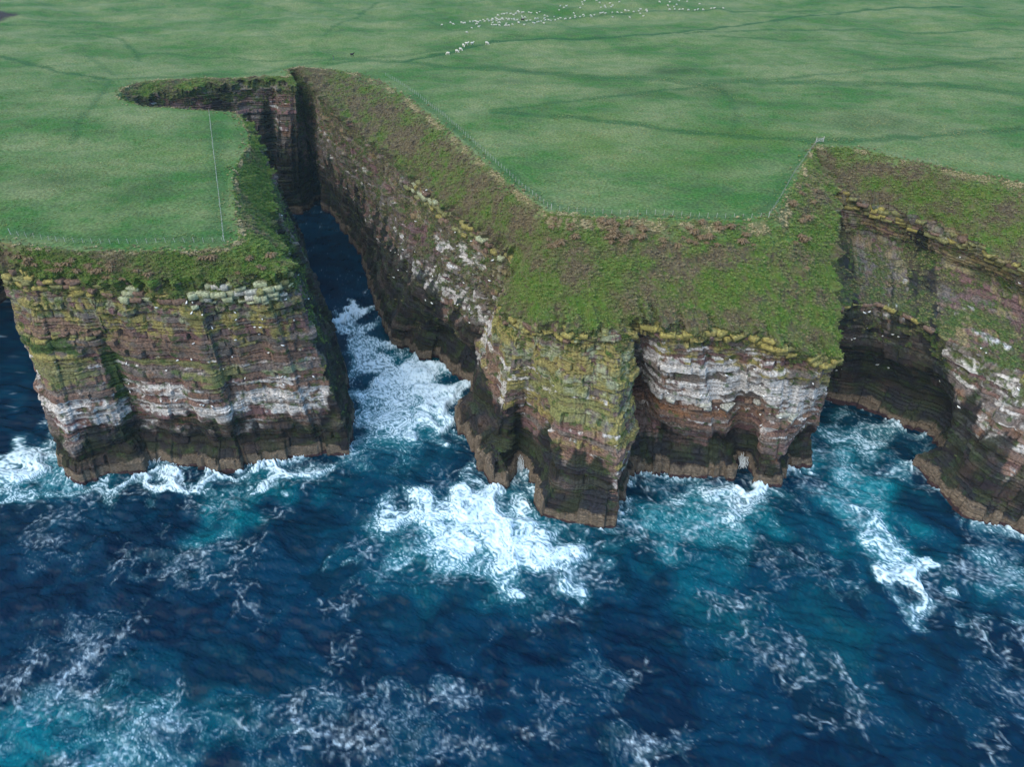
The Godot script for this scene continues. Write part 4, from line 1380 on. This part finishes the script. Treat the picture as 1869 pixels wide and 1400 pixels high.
func add_field_grass(material: Material) -> void:
	var mm := MultiMesh.new()
	mm.transform_format = MultiMesh.TRANSFORM_3D
	mm.use_colors = true
	mm.mesh = tuft_mesh(8, 9, 0.7)
	mm.instance_count = field_tuft_at.size()
	for i in field_tuft_at.size():
		var p := field_tuft_at[i]
		var s := 0.22 + 0.3 * rng.randf()
		mm.set_instance_transform(i, Transform3D(Basis(Vector3.UP, rng.randf() * TAU).scaled(Vector3(s, s * 0.45, s)), p))
		var f := field_colour(p.x, p.z)
		var k := 0.85 + 0.5 * rng.randf()
		mm.set_instance_color(i, Color(f.r * k * 1.12, f.g * k, f.b * k).lerp(Color(0.24, 0.225, 0.12), 0.35 * rng.randf() * rng.randf()))
	var o := MultiMeshInstance3D.new()
	o.name = "pasture_grass"
	o.multimesh = mm
	o.material_override = material
	add_child(o)
	describe(o, "short uneven pasture grass spread over the fields above the cliffs", "grass", "", "stuff")

# ---------------------------------------------------------------- loose-edged blocks of the thick beds
func add_blocks(rock_mat: StandardMaterial3D) -> void:
	var meshes: Array[ArrayMesh] = []
	for i in 9:
		meshes.append(block_mesh(100 + i))
	var tints := [Color(0.46, 0.40, 0.13), Color(0.30, 0.30, 0.13), Color(0.52, 0.56, 0.36), Color(0.28, 0.185, 0.14), Color(0.66, 0.66, 0.60), Color(0.42, 0.37, 0.13)]
	var mats: Array[StandardMaterial3D] = []
	for t in tints:
		var m: StandardMaterial3D = rock_mat.duplicate()
		m.albedo_color = t.linear_to_srgb()
		mats.append(m)
	# section node, group, from, to (fraction along), profile segment, courses, first depth below, size, tints, chance
	var plan := [
		["headland_cliff", "left_front", 0.02, 0.42, 2, 3, 0.5, 2.0, [0, 0, 1, 5, 3], 0.62],
		["headland_cliff", "left_front", 0.42, 0.70, 2, 3, 0.8, 1.9, [2, 5, 1, 3, 2], 0.55],
		["headland_cliff", "left_front", 0.66, 0.98, 2, 4, 0.8, 1.7, [2, 2, 4, 2, 1], 0.75],
		["headland_cliff", "left_front", 0.05, 0.30, 3, 3, 2.0, 1.6, [1, 5, 1, 0, 3], 0.4],
		["headland_cliff_001", "centre_front", 0.22, 0.99, 2, 2, 0.6, 2.3, [0, 0, 0, 5, 1], 0.82],
		["headland_cliff_001", "prow_left", 0.25, 0.98, 2, 3, 0.6, 1.5, [0, 5, 1, 1, 3], 0.5],
		["headland_cliff_001", "centre_front", 0.30, 0.95, 4, 2, 2.5, 1.9, [4, 3, 4, 3, 3], 0.45],
		["cove_cliff", "cove_back", 0.1, 0.98, 2, 4, 0.5, 1.8, [1, 5, 1, 3, 0], 0.6],
		["cove_cliff", "cove_back", 0.1, 0.98, 4, 1, 0.3, 1.8, [1, 5, 0, 3, 3], 0.6],
		["headland_cliff_002", "right_front", 0.0, 0.34, 2, 4, 0.5, 1.9, [1, 5, 1, 0, 3], 0.6],
		["headland_cliff_002", "right_front", 0.05, 0.34, 4, 2, 0.4, 1.9, [0, 5, 1, 0, 3], 0.7],
		["inlet_cliff_001", "geo_east", 0.62, 0.99, 2, 3, 0.8, 2.0, [1, 5, 3, 2, 1], 0.5],
	]
	for e in plan:
		var parent: Node = get_node(NodePath(e[0]))
		var j0: int = group_first[e[1]]
		var j1: int = group_last[e[1]]
		var seg: int = e[4]
		var depth: float = e[6]
		for course in int(e[5]):
			var high: float = e[7] * (0.36 + 0.36 * rng.randf())
			var u: float = lerpf(coast_u[j0], coast_u[j1], e[2])
			var u_end: float = lerpf(coast_u[j0], coast_u[j1], e[3])
			var j := j0
			while u < u_end:
				var wide: float = e[7] * (0.7 + 1.0 * rng.randf())
				u += wide * 0.5
				while j < j1 and coast_u[j] < u:
					j += 1
				u += wide * 0.5 + 0.03
				if rng.randf() > e[9]:
					continue
				var a := coast[j][seg]
				var b := coast[j][seg + 1]
				var down := depth + high * 0.5
				var t := down / maxf(a.distance_to(b), 0.1)
				if t > 1.0:
					continue
				var p := a.lerp(b, t)
				var n := outward[j][seg].lerp(outward[j][seg + 1], t).normalized()
				var below := maxf(coast[j][2].y - p.y, 0.0) if seg < 4 else 9.0
				var wob := edge_wobble(coast_u[j])
				var ee := 1.0 - smoothstep(0.0, 3.0, below if seg == 2 else 9.0)
				p += n * (bump_disp(j, p, below) + wob.x * ee - 0.6 + 0.5 * rng.randf())
				p.y += wob.y * ee * 0.6
				var o := part("rock_block", meshes[rng.randi() % meshes.size()], mats[e[8][rng.randi() % 5]], parent)
				var side := Vector3.UP.cross(n).normalized()
				var basis_ := Basis(side, Vector3.UP, n) * Basis.from_euler(Vector3((rng.randf() - 0.5) * 0.12, (rng.randf() - 0.5) * 0.22, (rng.randf() - 0.5) * 0.05))
				o.transform = Transform3D(basis_ * Basis.from_scale(Vector3(wide, high * (0.85 + 0.3 * rng.randf()), 1.7 + 0.8 * rng.randf())), p)
			depth += high + 0.1

# ---------------------------------------------------------------- fences
func resample(line: Array, step: float) -> PackedVector2Array:
	var out := PackedVector2Array()
	var carry := 0.0
	for i in range(line.size() - 1):
		var a := Vector2(line[i][0], line[i][1])
		var b := Vector2(line[i + 1][0], line[i + 1][1])
		var l := a.distance_to(b)
		var d := carry
		while d < l:
			out.append(a.lerp(b, d / l))
			d += step
		carry = d - l
	var e: Array = line[line.size() - 1]
	out.append(Vector2(e[0], e[1]))
	return out

func post_mesh(high: float, r: float) -> ArrayMesh:
	var st := begin()
	tube(st, PackedVector3Array([Vector3(0, -0.3, 0), Vector3(0, high - 0.05, 0), Vector3(0.01, high, 0.01)]), PackedFloat32Array([r, r * 0.92, r * 0.2]), 7)
	return finish(st)

func add_fence(line: Array, label: String, wood: Material, wire_mat: Material, strong: bool) -> void:
	var pts := resample(line, 2.05)
	var o := thing("wire_fence", Vector3(pts[0].x, plateau(pts[0].x, pts[0].y), pts[0].y))
	describe(o, label, "fence", "post and wire fences round the fields")
	var small := post_mesh(1.2, 0.04)
	var big := post_mesh(1.55, 0.075)
	var tops: Array[PackedVector3Array] = []
	for w in 5:
		tops.append(PackedVector3Array())
	for i in pts.size():
		var p := Vector3(pts[i].x, plateau(pts[i].x, pts[i].y) + 0.02, pts[i].y) - o.position
		var corner: bool = i == 0 or i == pts.size() - 1
		var m := part("post", big if corner and strong else small, wood, o)
		m.position = p
		m.rotation = Vector3((rng.randf() - 0.5) * 0.14, rng.randf() * TAU, (rng.randf() - 0.5) * 0.14)
		m.scale = Vector3(1, 0.92 + 0.16 * rng.randf(), 1)
		for w in 5:
			tops[w].append(p + Vector3.UP * (0.18 + 0.22 * w))
	for w in 5:
		var st := begin()
		var radii := PackedFloat32Array()
		radii.resize(tops[w].size())
		radii.fill(0.003)
		tube(st, tops[w], radii, 4)
		part("wire", finish(st), wire_mat, o)

func add_gate(wood: Material) -> void:
	var e: Array = FENCE_RIGHT_END[FENCE_RIGHT_END.size() - 1]
	var at := Vector3(e[0] + 0.5, plateau(e[0], e[1]), e[1] - 1.0)
	var o := thing("field_gate", at)
	o.rotation.y = 0.35
	describe(o, "small grey wooden gate at the corner of the fence by the cove", "gate")
	for s in [0.0, 2.6]:
		var p := part("gate_post", post_mesh(1.6, 0.11), wood, o)
		p.position = Vector3(s, 0, 0)
	for k in 5:
		var st := begin()
		tube(st, PackedVector3Array([Vector3(0.1, 0.25 + 0.23 * k, 0), Vector3(2.5, 0.25 + 0.23 * k, 0)]), PackedFloat32Array([0.045, 0.045]), 4)
		part("rail", finish(st), wood, o)
	var st2 := begin()
	tube(st2, PackedVector3Array([Vector3(0.12, 0.25, 0.05), Vector3(2.48, 1.17, 0.05)]), PackedFloat32Array([0.045, 0.045]), 4)
	part("brace", finish(st2), wood, o)

# ---------------------------------------------------------------- animals and a person
func sheep_shapes(grazing: bool) -> Dictionary:
	# facing +x, feet at y = 0
	var d := {}
	var st := begin()
	blob(st, Vector3(0, 0.72, 0), Vector3(0.62, 0.32, 0.30), Basis.IDENTITY, 7, 10, 0.14)
	blob(st, Vector3(-0.42, 0.74, 0), Vector3(0.28, 0.29, 0.28), Basis.IDENTITY, 6, 9, 0.12)
	d["fleece"] = finish(st)
	st = begin()
	if grazing:
		blob(st, Vector3(0.62, 0.56, 0), Vector3(0.22, 0.15, 0.13), Basis(Vector3.BACK, -0.9), 5, 8)
		blob(st, Vector3(0.82, 0.24, 0), Vector3(0.20, 0.10, 0.09), Basis(Vector3.BACK, -1.0), 5, 8)
		for s in [-1, 1]:
			blob(st, Vector3(0.72, 0.36, 0.12 * s), Vector3(0.03, 0.04, 0.09), Basis.IDENTITY, 4, 5)
	else:
		blob(st, Vector3(0.58, 0.92, 0), Vector3(0.17, 0.20, 0.14), Basis(Vector3.BACK, 0.5), 5, 8)
		blob(st, Vector3(0.80, 1.08, 0), Vector3(0.20, 0.11, 0.10), Basis(Vector3.BACK, -0.35), 5, 8)
		for s in [-1, 1]:
			blob(st, Vector3(0.70, 1.12, 0.14 * s), Vector3(0.04, 0.03, 0.09), Basis.IDENTITY, 4, 5)
	d["head"] = finish(st)
	st = begin()
	tube(st, PackedVector3Array([Vector3(0, 0.55, 0), Vector3(0.02, 0.28, 0), Vector3(0, 0.06, 0), Vector3(0.03, -0.02, 0)]), PackedFloat32Array([0.09, 0.05, 0.04, 0.05]), 6)
	d["leg"] = finish(st)
	return d

const LEG_SPOTS = [Vector3(0.36, 0, 0.15), Vector3(0.36, 0, -0.15), Vector3(-0.42, 0, 0.15), Vector3(-0.42, 0, -0.15)]

func joined(shapes: Dictionary) -> ArrayMesh:
	var st := SurfaceTool.new()
	st.begin(Mesh.PRIMITIVE_TRIANGLES)
	st.append_from(shapes["fleece"], 0, Transform3D.IDENTITY)
	st.append_from(shapes["head"], 0, Transform3D.IDENTITY)
	for s in LEG_SPOTS:
		st.append_from(shapes["leg"], 0, Transform3D(Basis.IDENTITY, s))
	return st.commit()

func add_sheep() -> void:
	var wool := paint(Color(0.42, 0.41, 0.37), 0.95)
	var face := paint(Color(0.60, 0.56, 0.48), 0.9)
	var dark := paint(Color(0.022, 0.020, 0.019), 0.95)
	var shapes := [sheep_shapes(true), sheep_shapes(false)]
	var near_labels := ["white sheep grazing towards the camera, leftmost of the near group by the track", "white sheep grazing second from the left in the near group by the track", "white sheep grazing third from the left in the near group by the track", "white sheep grazing side by side with the standing one on the green track", "white sheep standing broadside with its legs showing on the green track", "cream sheep lying low just right of the standing one on the green track", "white sheep grazing apart to the right of the near group by the track"]
	for i in SHEEP_NEAR.size():
		var e: Array = SHEEP_NEAR[i]
		var o := thing("sheep", Vector3(e[0], plateau(e[0], e[1]) - (0.28 if i == 5 else 0.0), e[1]))
		var sh: Dictionary = shapes[1 if i in [4, 5] else 0]
		part("fleece", sh["fleece"], wool, o)
		part("head", sh["head"], face, o)
		for s in LEG_SPOTS:
			var l := part("leg", sh["leg"], face, o)
			l.position = s
		o.rotation.y = -deg_to_rad(e[2])
		o.scale = Vector3.ONE * (1.12 + 0.1 * rng.randf())
		describe(o, near_labels[i], "sheep", "sheep near the green track")
	var flock := [joined(shapes[0]), joined(shapes[1])]
	for e in SHEEP_FAR:
		var o := part("sheep", flock[0 if rng.randf() < 0.6 else 1], wool, self)
		o.position = Vector3(e[0], plateau(e[0], e[1]), e[1])
		o.rotation.y = (rng.randf() - 0.5) * 1.6 + (PI if rng.randf() < 0.35 else 0.0)
		o.scale = Vector3.ONE * (0.60 + 0.26 * rng.randf())
		var where := "in the scattered band above the dark track"
		if e[2] == 1:
			where = "strung out along the dark track below the flock"
		elif e[2] == 2:
			where = "in the dense cluster at the left end of the far flock"
		elif e[2] == 3:
			where = "trailing at the right end of the far flock"
		elif e[2] == 4:
			where = "straggling at the left below the far flock"
		describe(o, "tiny white sheep " + where, "sheep", "far flock: " + where)
	var dark_labels := ["single black sheep among the far white flock", "small dark sheep on the track right of the walker"]
	for i in 2:
		var e: Array = SHEEP_DARK[i]
		var o := part("sheep", flock[i], dark, self)
		o.position = Vector3(e[0], plateau(e[0], e[1]), e[1])
		o.rotation.y = 0.4
		o.scale = Vector3.ONE * 1.2
		describe(o, dark_labels[i], "sheep")

func person_mesh() -> ArrayMesh:
	# distance to tapered limbs joined smoothly, meshed as surface nets
	var bones := [
		[Vector3(0, 1.02, 0), Vector3(0, 1.40, 0.01), 0.155, 0.175], [Vector3(-0.13, 1.42, 0), Vector3(0.13, 1.42, 0), 0.09, 0.09],
		[Vector3(0, 1.42, 0), Vector3(0, 1.56, 0.01), 0.065, 0.06], [Vector3(0, 1.64, 0.02), Vector3(0, 1.69, 0.01), 0.092, 0.10], [Vector3(0, 1.63, 0.10), Vector3(0, 1.65, 0.115), 0.016, 0.012],
		[Vector3(0.19, 1.40, 0), Vector3(0.25, 1.12, -0.04), 0.065, 0.05], [Vector3(0.25, 1.12, -0.04), Vector3(0.24, 0.88, 0.06), 0.05, 0.038], [Vector3(0.24, 0.88, 0.06), Vector3(0.235, 0.76, 0.09), 0.042, 0.03],
		[Vector3(-0.19, 1.40, 0), Vector3(-0.25, 1.12, 0.02), 0.065, 0.05], [Vector3(-0.25, 1.12, 0.02), Vector3(-0.24, 0.88, 0.10), 0.05, 0.038], [Vector3(-0.24, 0.88, 0.10), Vector3(-0.235, 0.76, 0.13), 0.042, 0.03],
		[Vector3(0.09, 0.96, 0), Vector3(0.10, 0.50, 0.07), 0.095, 0.062], [Vector3(0.10, 0.50, 0.07), Vector3(0.10, 0.08, 0.0), 0.06, 0.042], [Vector3(0.10, 0.05, -0.02), Vector3(0.11, 0.04, 0.16), 0.05, 0.04],
		[Vector3(-0.09, 0.96, 0), Vector3(-0.10, 0.50, 0.0), 0.095, 0.062], [Vector3(-0.10, 0.50, 0.0), Vector3(-0.10, 0.08, -0.12), 0.06, 0.042], [Vector3(-0.10, 0.05, -0.14), Vector3(-0.11, 0.04, 0.04), 0.05, 0.04]]
	var c := 0.028
	var lo := Vector3(-0.36, -0.04, -0.26)
	var nx := 27
	var ny := 67
	var nz := 19
	var field := PackedFloat32Array()
	field.resize(nx * ny * nz)
	for k in nz:
		for j in ny:
			for i in nx:
				var p := lo + Vector3(i, j, k) * c
				var d := 9.0
				for b in bones:
					var a: Vector3 = b[0]
					var e: Vector3 = b[1]
					var t := clampf((p - a).dot(e - a) / (e - a).length_squared(), 0.0, 1.0)
					var q := p.distance_to(a.lerp(e, t)) - lerpf(b[2], b[3], t)
					var h := clampf(0.5 + 0.5 * (d - q) / 0.03, 0.0, 1.0)
					d = lerpf(d, q, h) - 0.03 * h * (1.0 - h)
				field[(k * ny + j) * nx + i] = d
	var ids := {}
	var v := PackedVector3Array()
	var col := PackedColorArray()
	var index := PackedInt32Array()
	var steps := [1, nx, nx * ny]
	var offs := [Vector3(1, 0, 0), Vector3(0, 1, 0), Vector3(0, 0, 1)]
	for k in nz - 1:
		for j in ny - 1:
			for i in nx - 1:
				var q := (k * ny + j) * nx + i
				var sum := Vector3.ZERO
				var n := 0
				for corner in 8:
					var ca := q + (1 if corner & 1 else 0) + (nx if corner & 2 else 0) + (nx * ny if corner & 4 else 0)
					for axis in 3:
						if corner & (1 << axis):
							continue
						var da := field[ca]
						var db := field[ca + steps[axis]]
						if (da < 0) != (db < 0):
							sum += Vector3(1.0 if corner & 1 else 0.0, 1.0 if corner & 2 else 0.0, 1.0 if corner & 4 else 0.0) + offs[axis] * (da / (da - db))
							n += 1
				if n > 0:
					var p := lo + (Vector3(i, j, k) + sum / n) * c
					ids[q] = v.size()
					v.append(p)
					var cl := Color(0.020, 0.022, 0.028)
					if p.y < 0.92 and absf(p.x) < 0.2:
						cl = Color(0.05, 0.09, 0.16)
					if p.y < 0.1:
						cl = Color(0.02, 0.018, 0.016)
					if (p.y > 1.53 and p.y < 1.70 and p.z > 0.03) or (p.y < 0.86 and absf(p.x) > 0.2):
						cl = Color(0.42, 0.27, 0.20)
					elif p.y > 1.55:
						cl = Color(0.03, 0.022, 0.018)
					col.append(cl)
	for k in range(1, nz - 1):
		for j in range(1, ny - 1):
			for i in range(1, nx - 1):
				var q := (k * ny + j) * nx + i
				for axis in 3:
					var da := field[q]
					var db := field[q + steps[axis]]
					if (da < 0) == (db < 0):
						continue
					var s1: int = steps[(axis + 1) % 3]
					var s2: int = steps[(axis + 2) % 3]
					var quad := [ids[q - s1 - s2], ids[q - s2], ids[q], ids[q - s1]]
					if da < 0:
						index.append_array(PackedInt32Array([quad[0], quad[2], quad[1], quad[0], quad[3], quad[2]]))
					else:
						index.append_array(PackedInt32Array([quad[0], quad[1], quad[2], quad[0], quad[2], quad[3]]))
	var normals := PackedVector3Array()
	normals.resize(v.size())
	for t in range(0, index.size(), 3):
		var fn := (v[index[t + 2]] - v[index[t]]).cross(v[index[t + 1]] - v[index[t]])
		for m in 3:
			normals[index[t + m]] += fn
	for i in normals.size():
		normals[i] = normals[i].normalized()
	return mesh_from(v, col, index, normals)

func add_person() -> void:
	var e: Array = PERSON_AT[0]
	var m := StandardMaterial3D.new()
	m.vertex_color_use_as_albedo = true
	m.roughness = 0.9
	var o := part("person", person_mesh(), m, self)
	o.position = Vector3(e[0], plateau(e[0], e[1]) + 0.0, e[1])
	o.rotation.y = 1.9
	describe(o, "tiny walker in dark clothing on the track behind the inlet", "person")

func bird_mesh(spread: bool) -> ArrayMesh:
	var st := begin()
	var white := Color(0.80, 0.80, 0.78)
	var grey := Color(0.36, 0.38, 0.41)
	blob(st, Vector3(0, 0.16, 0), Vector3(0.23, 0.11, 0.11), Basis(Vector3.BACK, 0.25), 5, 7, 0.0, white)
	blob(st, Vector3(0.2, 0.30, 0), Vector3(0.075, 0.075, 0.07), Basis.IDENTITY, 4, 6, 0.0, white)
	blob(st, Vector3(-0.26, 0.14, 0), Vector3(0.16, 0.02, 0.06), Basis(Vector3.BACK, 0.2), 3, 5, 0.0, grey)
	tube(st, PackedVector3Array([Vector3(0.26, 0.30, 0), Vector3(0.33, 0.28, 0)]), PackedFloat32Array([0.025, 0.005]), 5, Color(0.5, 0.4, 0.1))
	for s in [-1, 1]:
		if spread:
			blob(st, Vector3(-0.02, 0.22, 0.32 * s), Vector3(0.11, 0.02, 0.32), Basis(Vector3.UP, 0.25 * s), 4, 6, 0.0, grey)
		else:
			blob(st, Vector3(-0.06, 0.18, 0.10 * s), Vector3(0.24, 0.075, 0.03), Basis(Vector3.BACK, 0.2), 4, 6, 0.0, grey)
			tube(st, PackedVector3Array([Vector3(0.0, 0.1, 0.05 * s), Vector3(0.02, -0.03, 0.05 * s)]), PackedFloat32Array([0.015, 0.015]), 4, Color(0.5, 0.4, 0.1))
	return finish(st)

func add_birds() -> void:
	var m := StandardMaterial3D.new()
	m.vertex_color_use_as_albedo = true
	m.roughness = 0.85
	var sit := bird_mesh(false)
	# group, from, to, profile segments, count, label
	var spots := [
		["left_front", 0.55, 0.97, [2, 3], 26, "white seabird on the brown upper ledges of the left headland cliff", "seabirds on the left headland"],
		["left_front", 0.35, 0.97, [4], 22, "white seabird in the whitened band low on the left headland cliff", "seabirds low on the left headland"],
		["geo_west", 0.02, 0.6, [2, 3], 10, "white seabird on the mossy left wall of the inlet", "seabirds on the inlet wall"],
		["geo_east", 0.6, 0.98, [2, 3, 4], 34, "white seabird on the rocky right wall of the inlet", "seabirds on the right inlet wall"],
		["centre_front", 0.1, 0.95, [3, 4], 34, "white seabird on a whitened ledge of the central headland", "seabirds on the central headland"],
		["cove_back", 0.1, 0.95, [4, 5], 26, "white seabird on the dark cliff at the back of the cove", "seabirds in the cove"],
		["right_front", 0.03, 0.3, [2, 4], 14, "white seabird on the cliff at the right edge", "seabirds on the right cliff"],
	]
	for e in spots:
		var j0: int = group_first[e[0]]
		var j1: int = group_last[e[0]]
		for i in int(e[4]):
			var j := int(lerpf(j0, j1, lerpf(e[1], e[2], rng.randf())))
			var segs: Array = e[3]
			var seg: int = segs[rng.randi() % segs.size()]
			var row := 0
			for s in range(2, seg):
				row += SEGS[s]
			row += rng.randi() % int(SEGS[seg])
			# the nearest outward corner of the rock: a ledge
			var rock: Dictionary = rock_vertices[e[0]]
			var best := row
			var best_out := -9.0
			for k in range(-5, 6):
				var r := clampi(row + k, 1, int(rock["rows"]) - 3)
				var at := (j - int(rock["first"])) * int(rock["rows"]) + r
				var v: PackedVector3Array = rock["v"]
				var lip := (v[at] - v[at - 1]).dot(outward[j][seg])
				if lip > best_out:
					best_out = lip
					best = r
			var vv: PackedVector3Array = rock["v"]
			var p := vv[(j - int(rock["first"])) * int(rock["rows"]) + best]
			var o := part("seabird", sit, m, self)
			o.position = p + Vector3.UP * 0.02 - outward[j][seg] * 0.08
			o.rotation.y = rng.randf() * TAU
			o.scale = Vector3.ONE * (1.15 + 0.35 * rng.randf())
			describe(o, e[5], "seabird", e[6])

# ---------------------------------------------------------------- dry plants and falling water
func add_plants(material: Material) -> void:
	var meshes := []
	for i in 3:
		meshes.append(tuft_mesh(60 + i, 60, 0.75))
	var spots := [["centre_front", 0.0, 0.9, 0.04, 0.30, 46, "rounded clump of rusty brown plants on the bank of the central headland", "brown plant clumps on the central headland"],
		["prow_left", 0.3, 1.0, 0.05, 0.4, 12, "rounded clump of rusty brown plants on the bank above the rock prow", "brown plant clumps above the prow"],
		["cove_west", 0.0, 0.6, 0.1, 0.5, 16, "rounded clump of rusty brown plants on the bank beside the cove", "brown plant clumps beside the cove"],
		["left_front", 0.0, 0.6, 0.45, 0.92, 34, "rounded clump of rusty brown plants at the top of the left cliff", "brown plant clumps on the left headland"],
		["left_front", 0.8, 1.0, 0.3, 0.8, 8, "rounded clump of rusty brown plants at the inlet corner of the left headland", "brown plant clumps at the inlet corner"]]
	for e in spots:
		var j0: int = group_first[e[0]]
		var j1: int = group_last[e[0]]
		for i in int(e[5]):
			var j := int(lerpf(j0, j1, lerpf(e[1], e[2], rng.randf())))
			var depth := lerpf(e[3], e[4], rng.randf())
			var bank: Dictionary = bank_vertices[e[0]]
			var row := 2 + int(depth * (SEGS[0] + SEGS[1]))
			var v: PackedVector3Array = bank["v"]
			var p := v[(j - int(bank["first"])) * int(bank["rows"]) + row]
			var o := part("dry_plant", meshes[rng.randi() % 3], material, self)
			o.position = p
			o.rotation.y = rng.randf() * TAU
			var s := 0.85 + 0.9 * rng.randf()
			o.scale = Vector3(s, s * (0.7 + 0.4 * rng.randf()), s)
			describe(o, e[6], "plant", e[7])

func add_falls() -> void:
	var m := paint(Color(0.60, 0.67, 0.72), 0.5)
	var labels := ["thin white water running off the ledge at the left cliff foot", "white water pouring off the notched ledge of the rock prow", "white water sliding down the notch in the ledge right of the prow"]
	for i in FALLS.size():
		var e: Array = FALLS[i]
		var o := thing("waterfall", Vector3(e[0], 0, e[1]))
		describe(o, labels[i], "waterfall", "", "structure")
		for k in [26, 60, 44][i]:
			var st := begin()
			var path := PackedVector3Array()
			var radii := PackedFloat32Array()
			var x: float = (rng.randf() + rng.randf() - 1.0) * [1.3, 1.9, 1.6][i]
			var top: float = 1.2 + [1.2, 2.4, 1.9][i] * rng.randf()
			var back := -0.9 - 1.4 * rng.randf()
			var reach := 1.6 + 1.2 * rng.randf()
			var drift := (rng.randf() - 0.5) * 0.7
			var from := rng.randf() * 0.45
			for q in 9:
				var t := lerpf(from, 1.0, q / 8.0)
				path.append(Vector3(x + drift * t + fine.get_noise_2d(k * 3.0, t * 2.0) * 0.3, top * (1.0 - t * t) + 0.05, back + reach * t))
				radii.append((0.012 + 0.028 * rng.randf()) * (0.5 + t))
			tube(st, path, radii, 5)
			part("strand", finish(st), m, o)

func add_details(rock_mat: StandardMaterial3D, _turf_mat: Material) -> void:
	var grass_mat := StandardMaterial3D.new()
	grass_mat.vertex_color_use_as_albedo = true
	grass_mat.roughness = 0.95
	grass_mat.metallic_specular = 0.1
	add_tussocks(grass_mat)
	add_field_grass(grass_mat)
	add_blocks(rock_mat)
	add_plants(paint(Color(0.155, 0.110, 0.066), 0.95, 0.1))
	var wood := paint(Color(0.34, 0.33, 0.31), 0.9)
	var wire_mat := paint(Color(0.25, 0.26, 0.26), 0.6)
	add_fence(FENCE_LEFT_FRONT, "post and wire fence along the front edge of the left field", wood, wire_mat, true)
	add_fence(FENCE_LEFT_SIDE, "straight post and wire fence along the inlet side of the left field", wood, wire_mat, false)
	add_fence(FENCE_RIGHT_SIDE, "long diagonal post and wire fence beside the grassy inlet wall", wood, wire_mat, false)
	add_fence(FENCE_RIGHT_FRONT, "post and wire fence across the front of the central field", wood, wire_mat, true)
	add_fence(FENCE_RIGHT_END, "faint post and wire fence running back beside the right cove", paint(Color(0.20, 0.20, 0.18)), wire_mat, false)
	add_gate(wood)
	add_falls()
	add_sheep()
	add_person()
	add_birds()
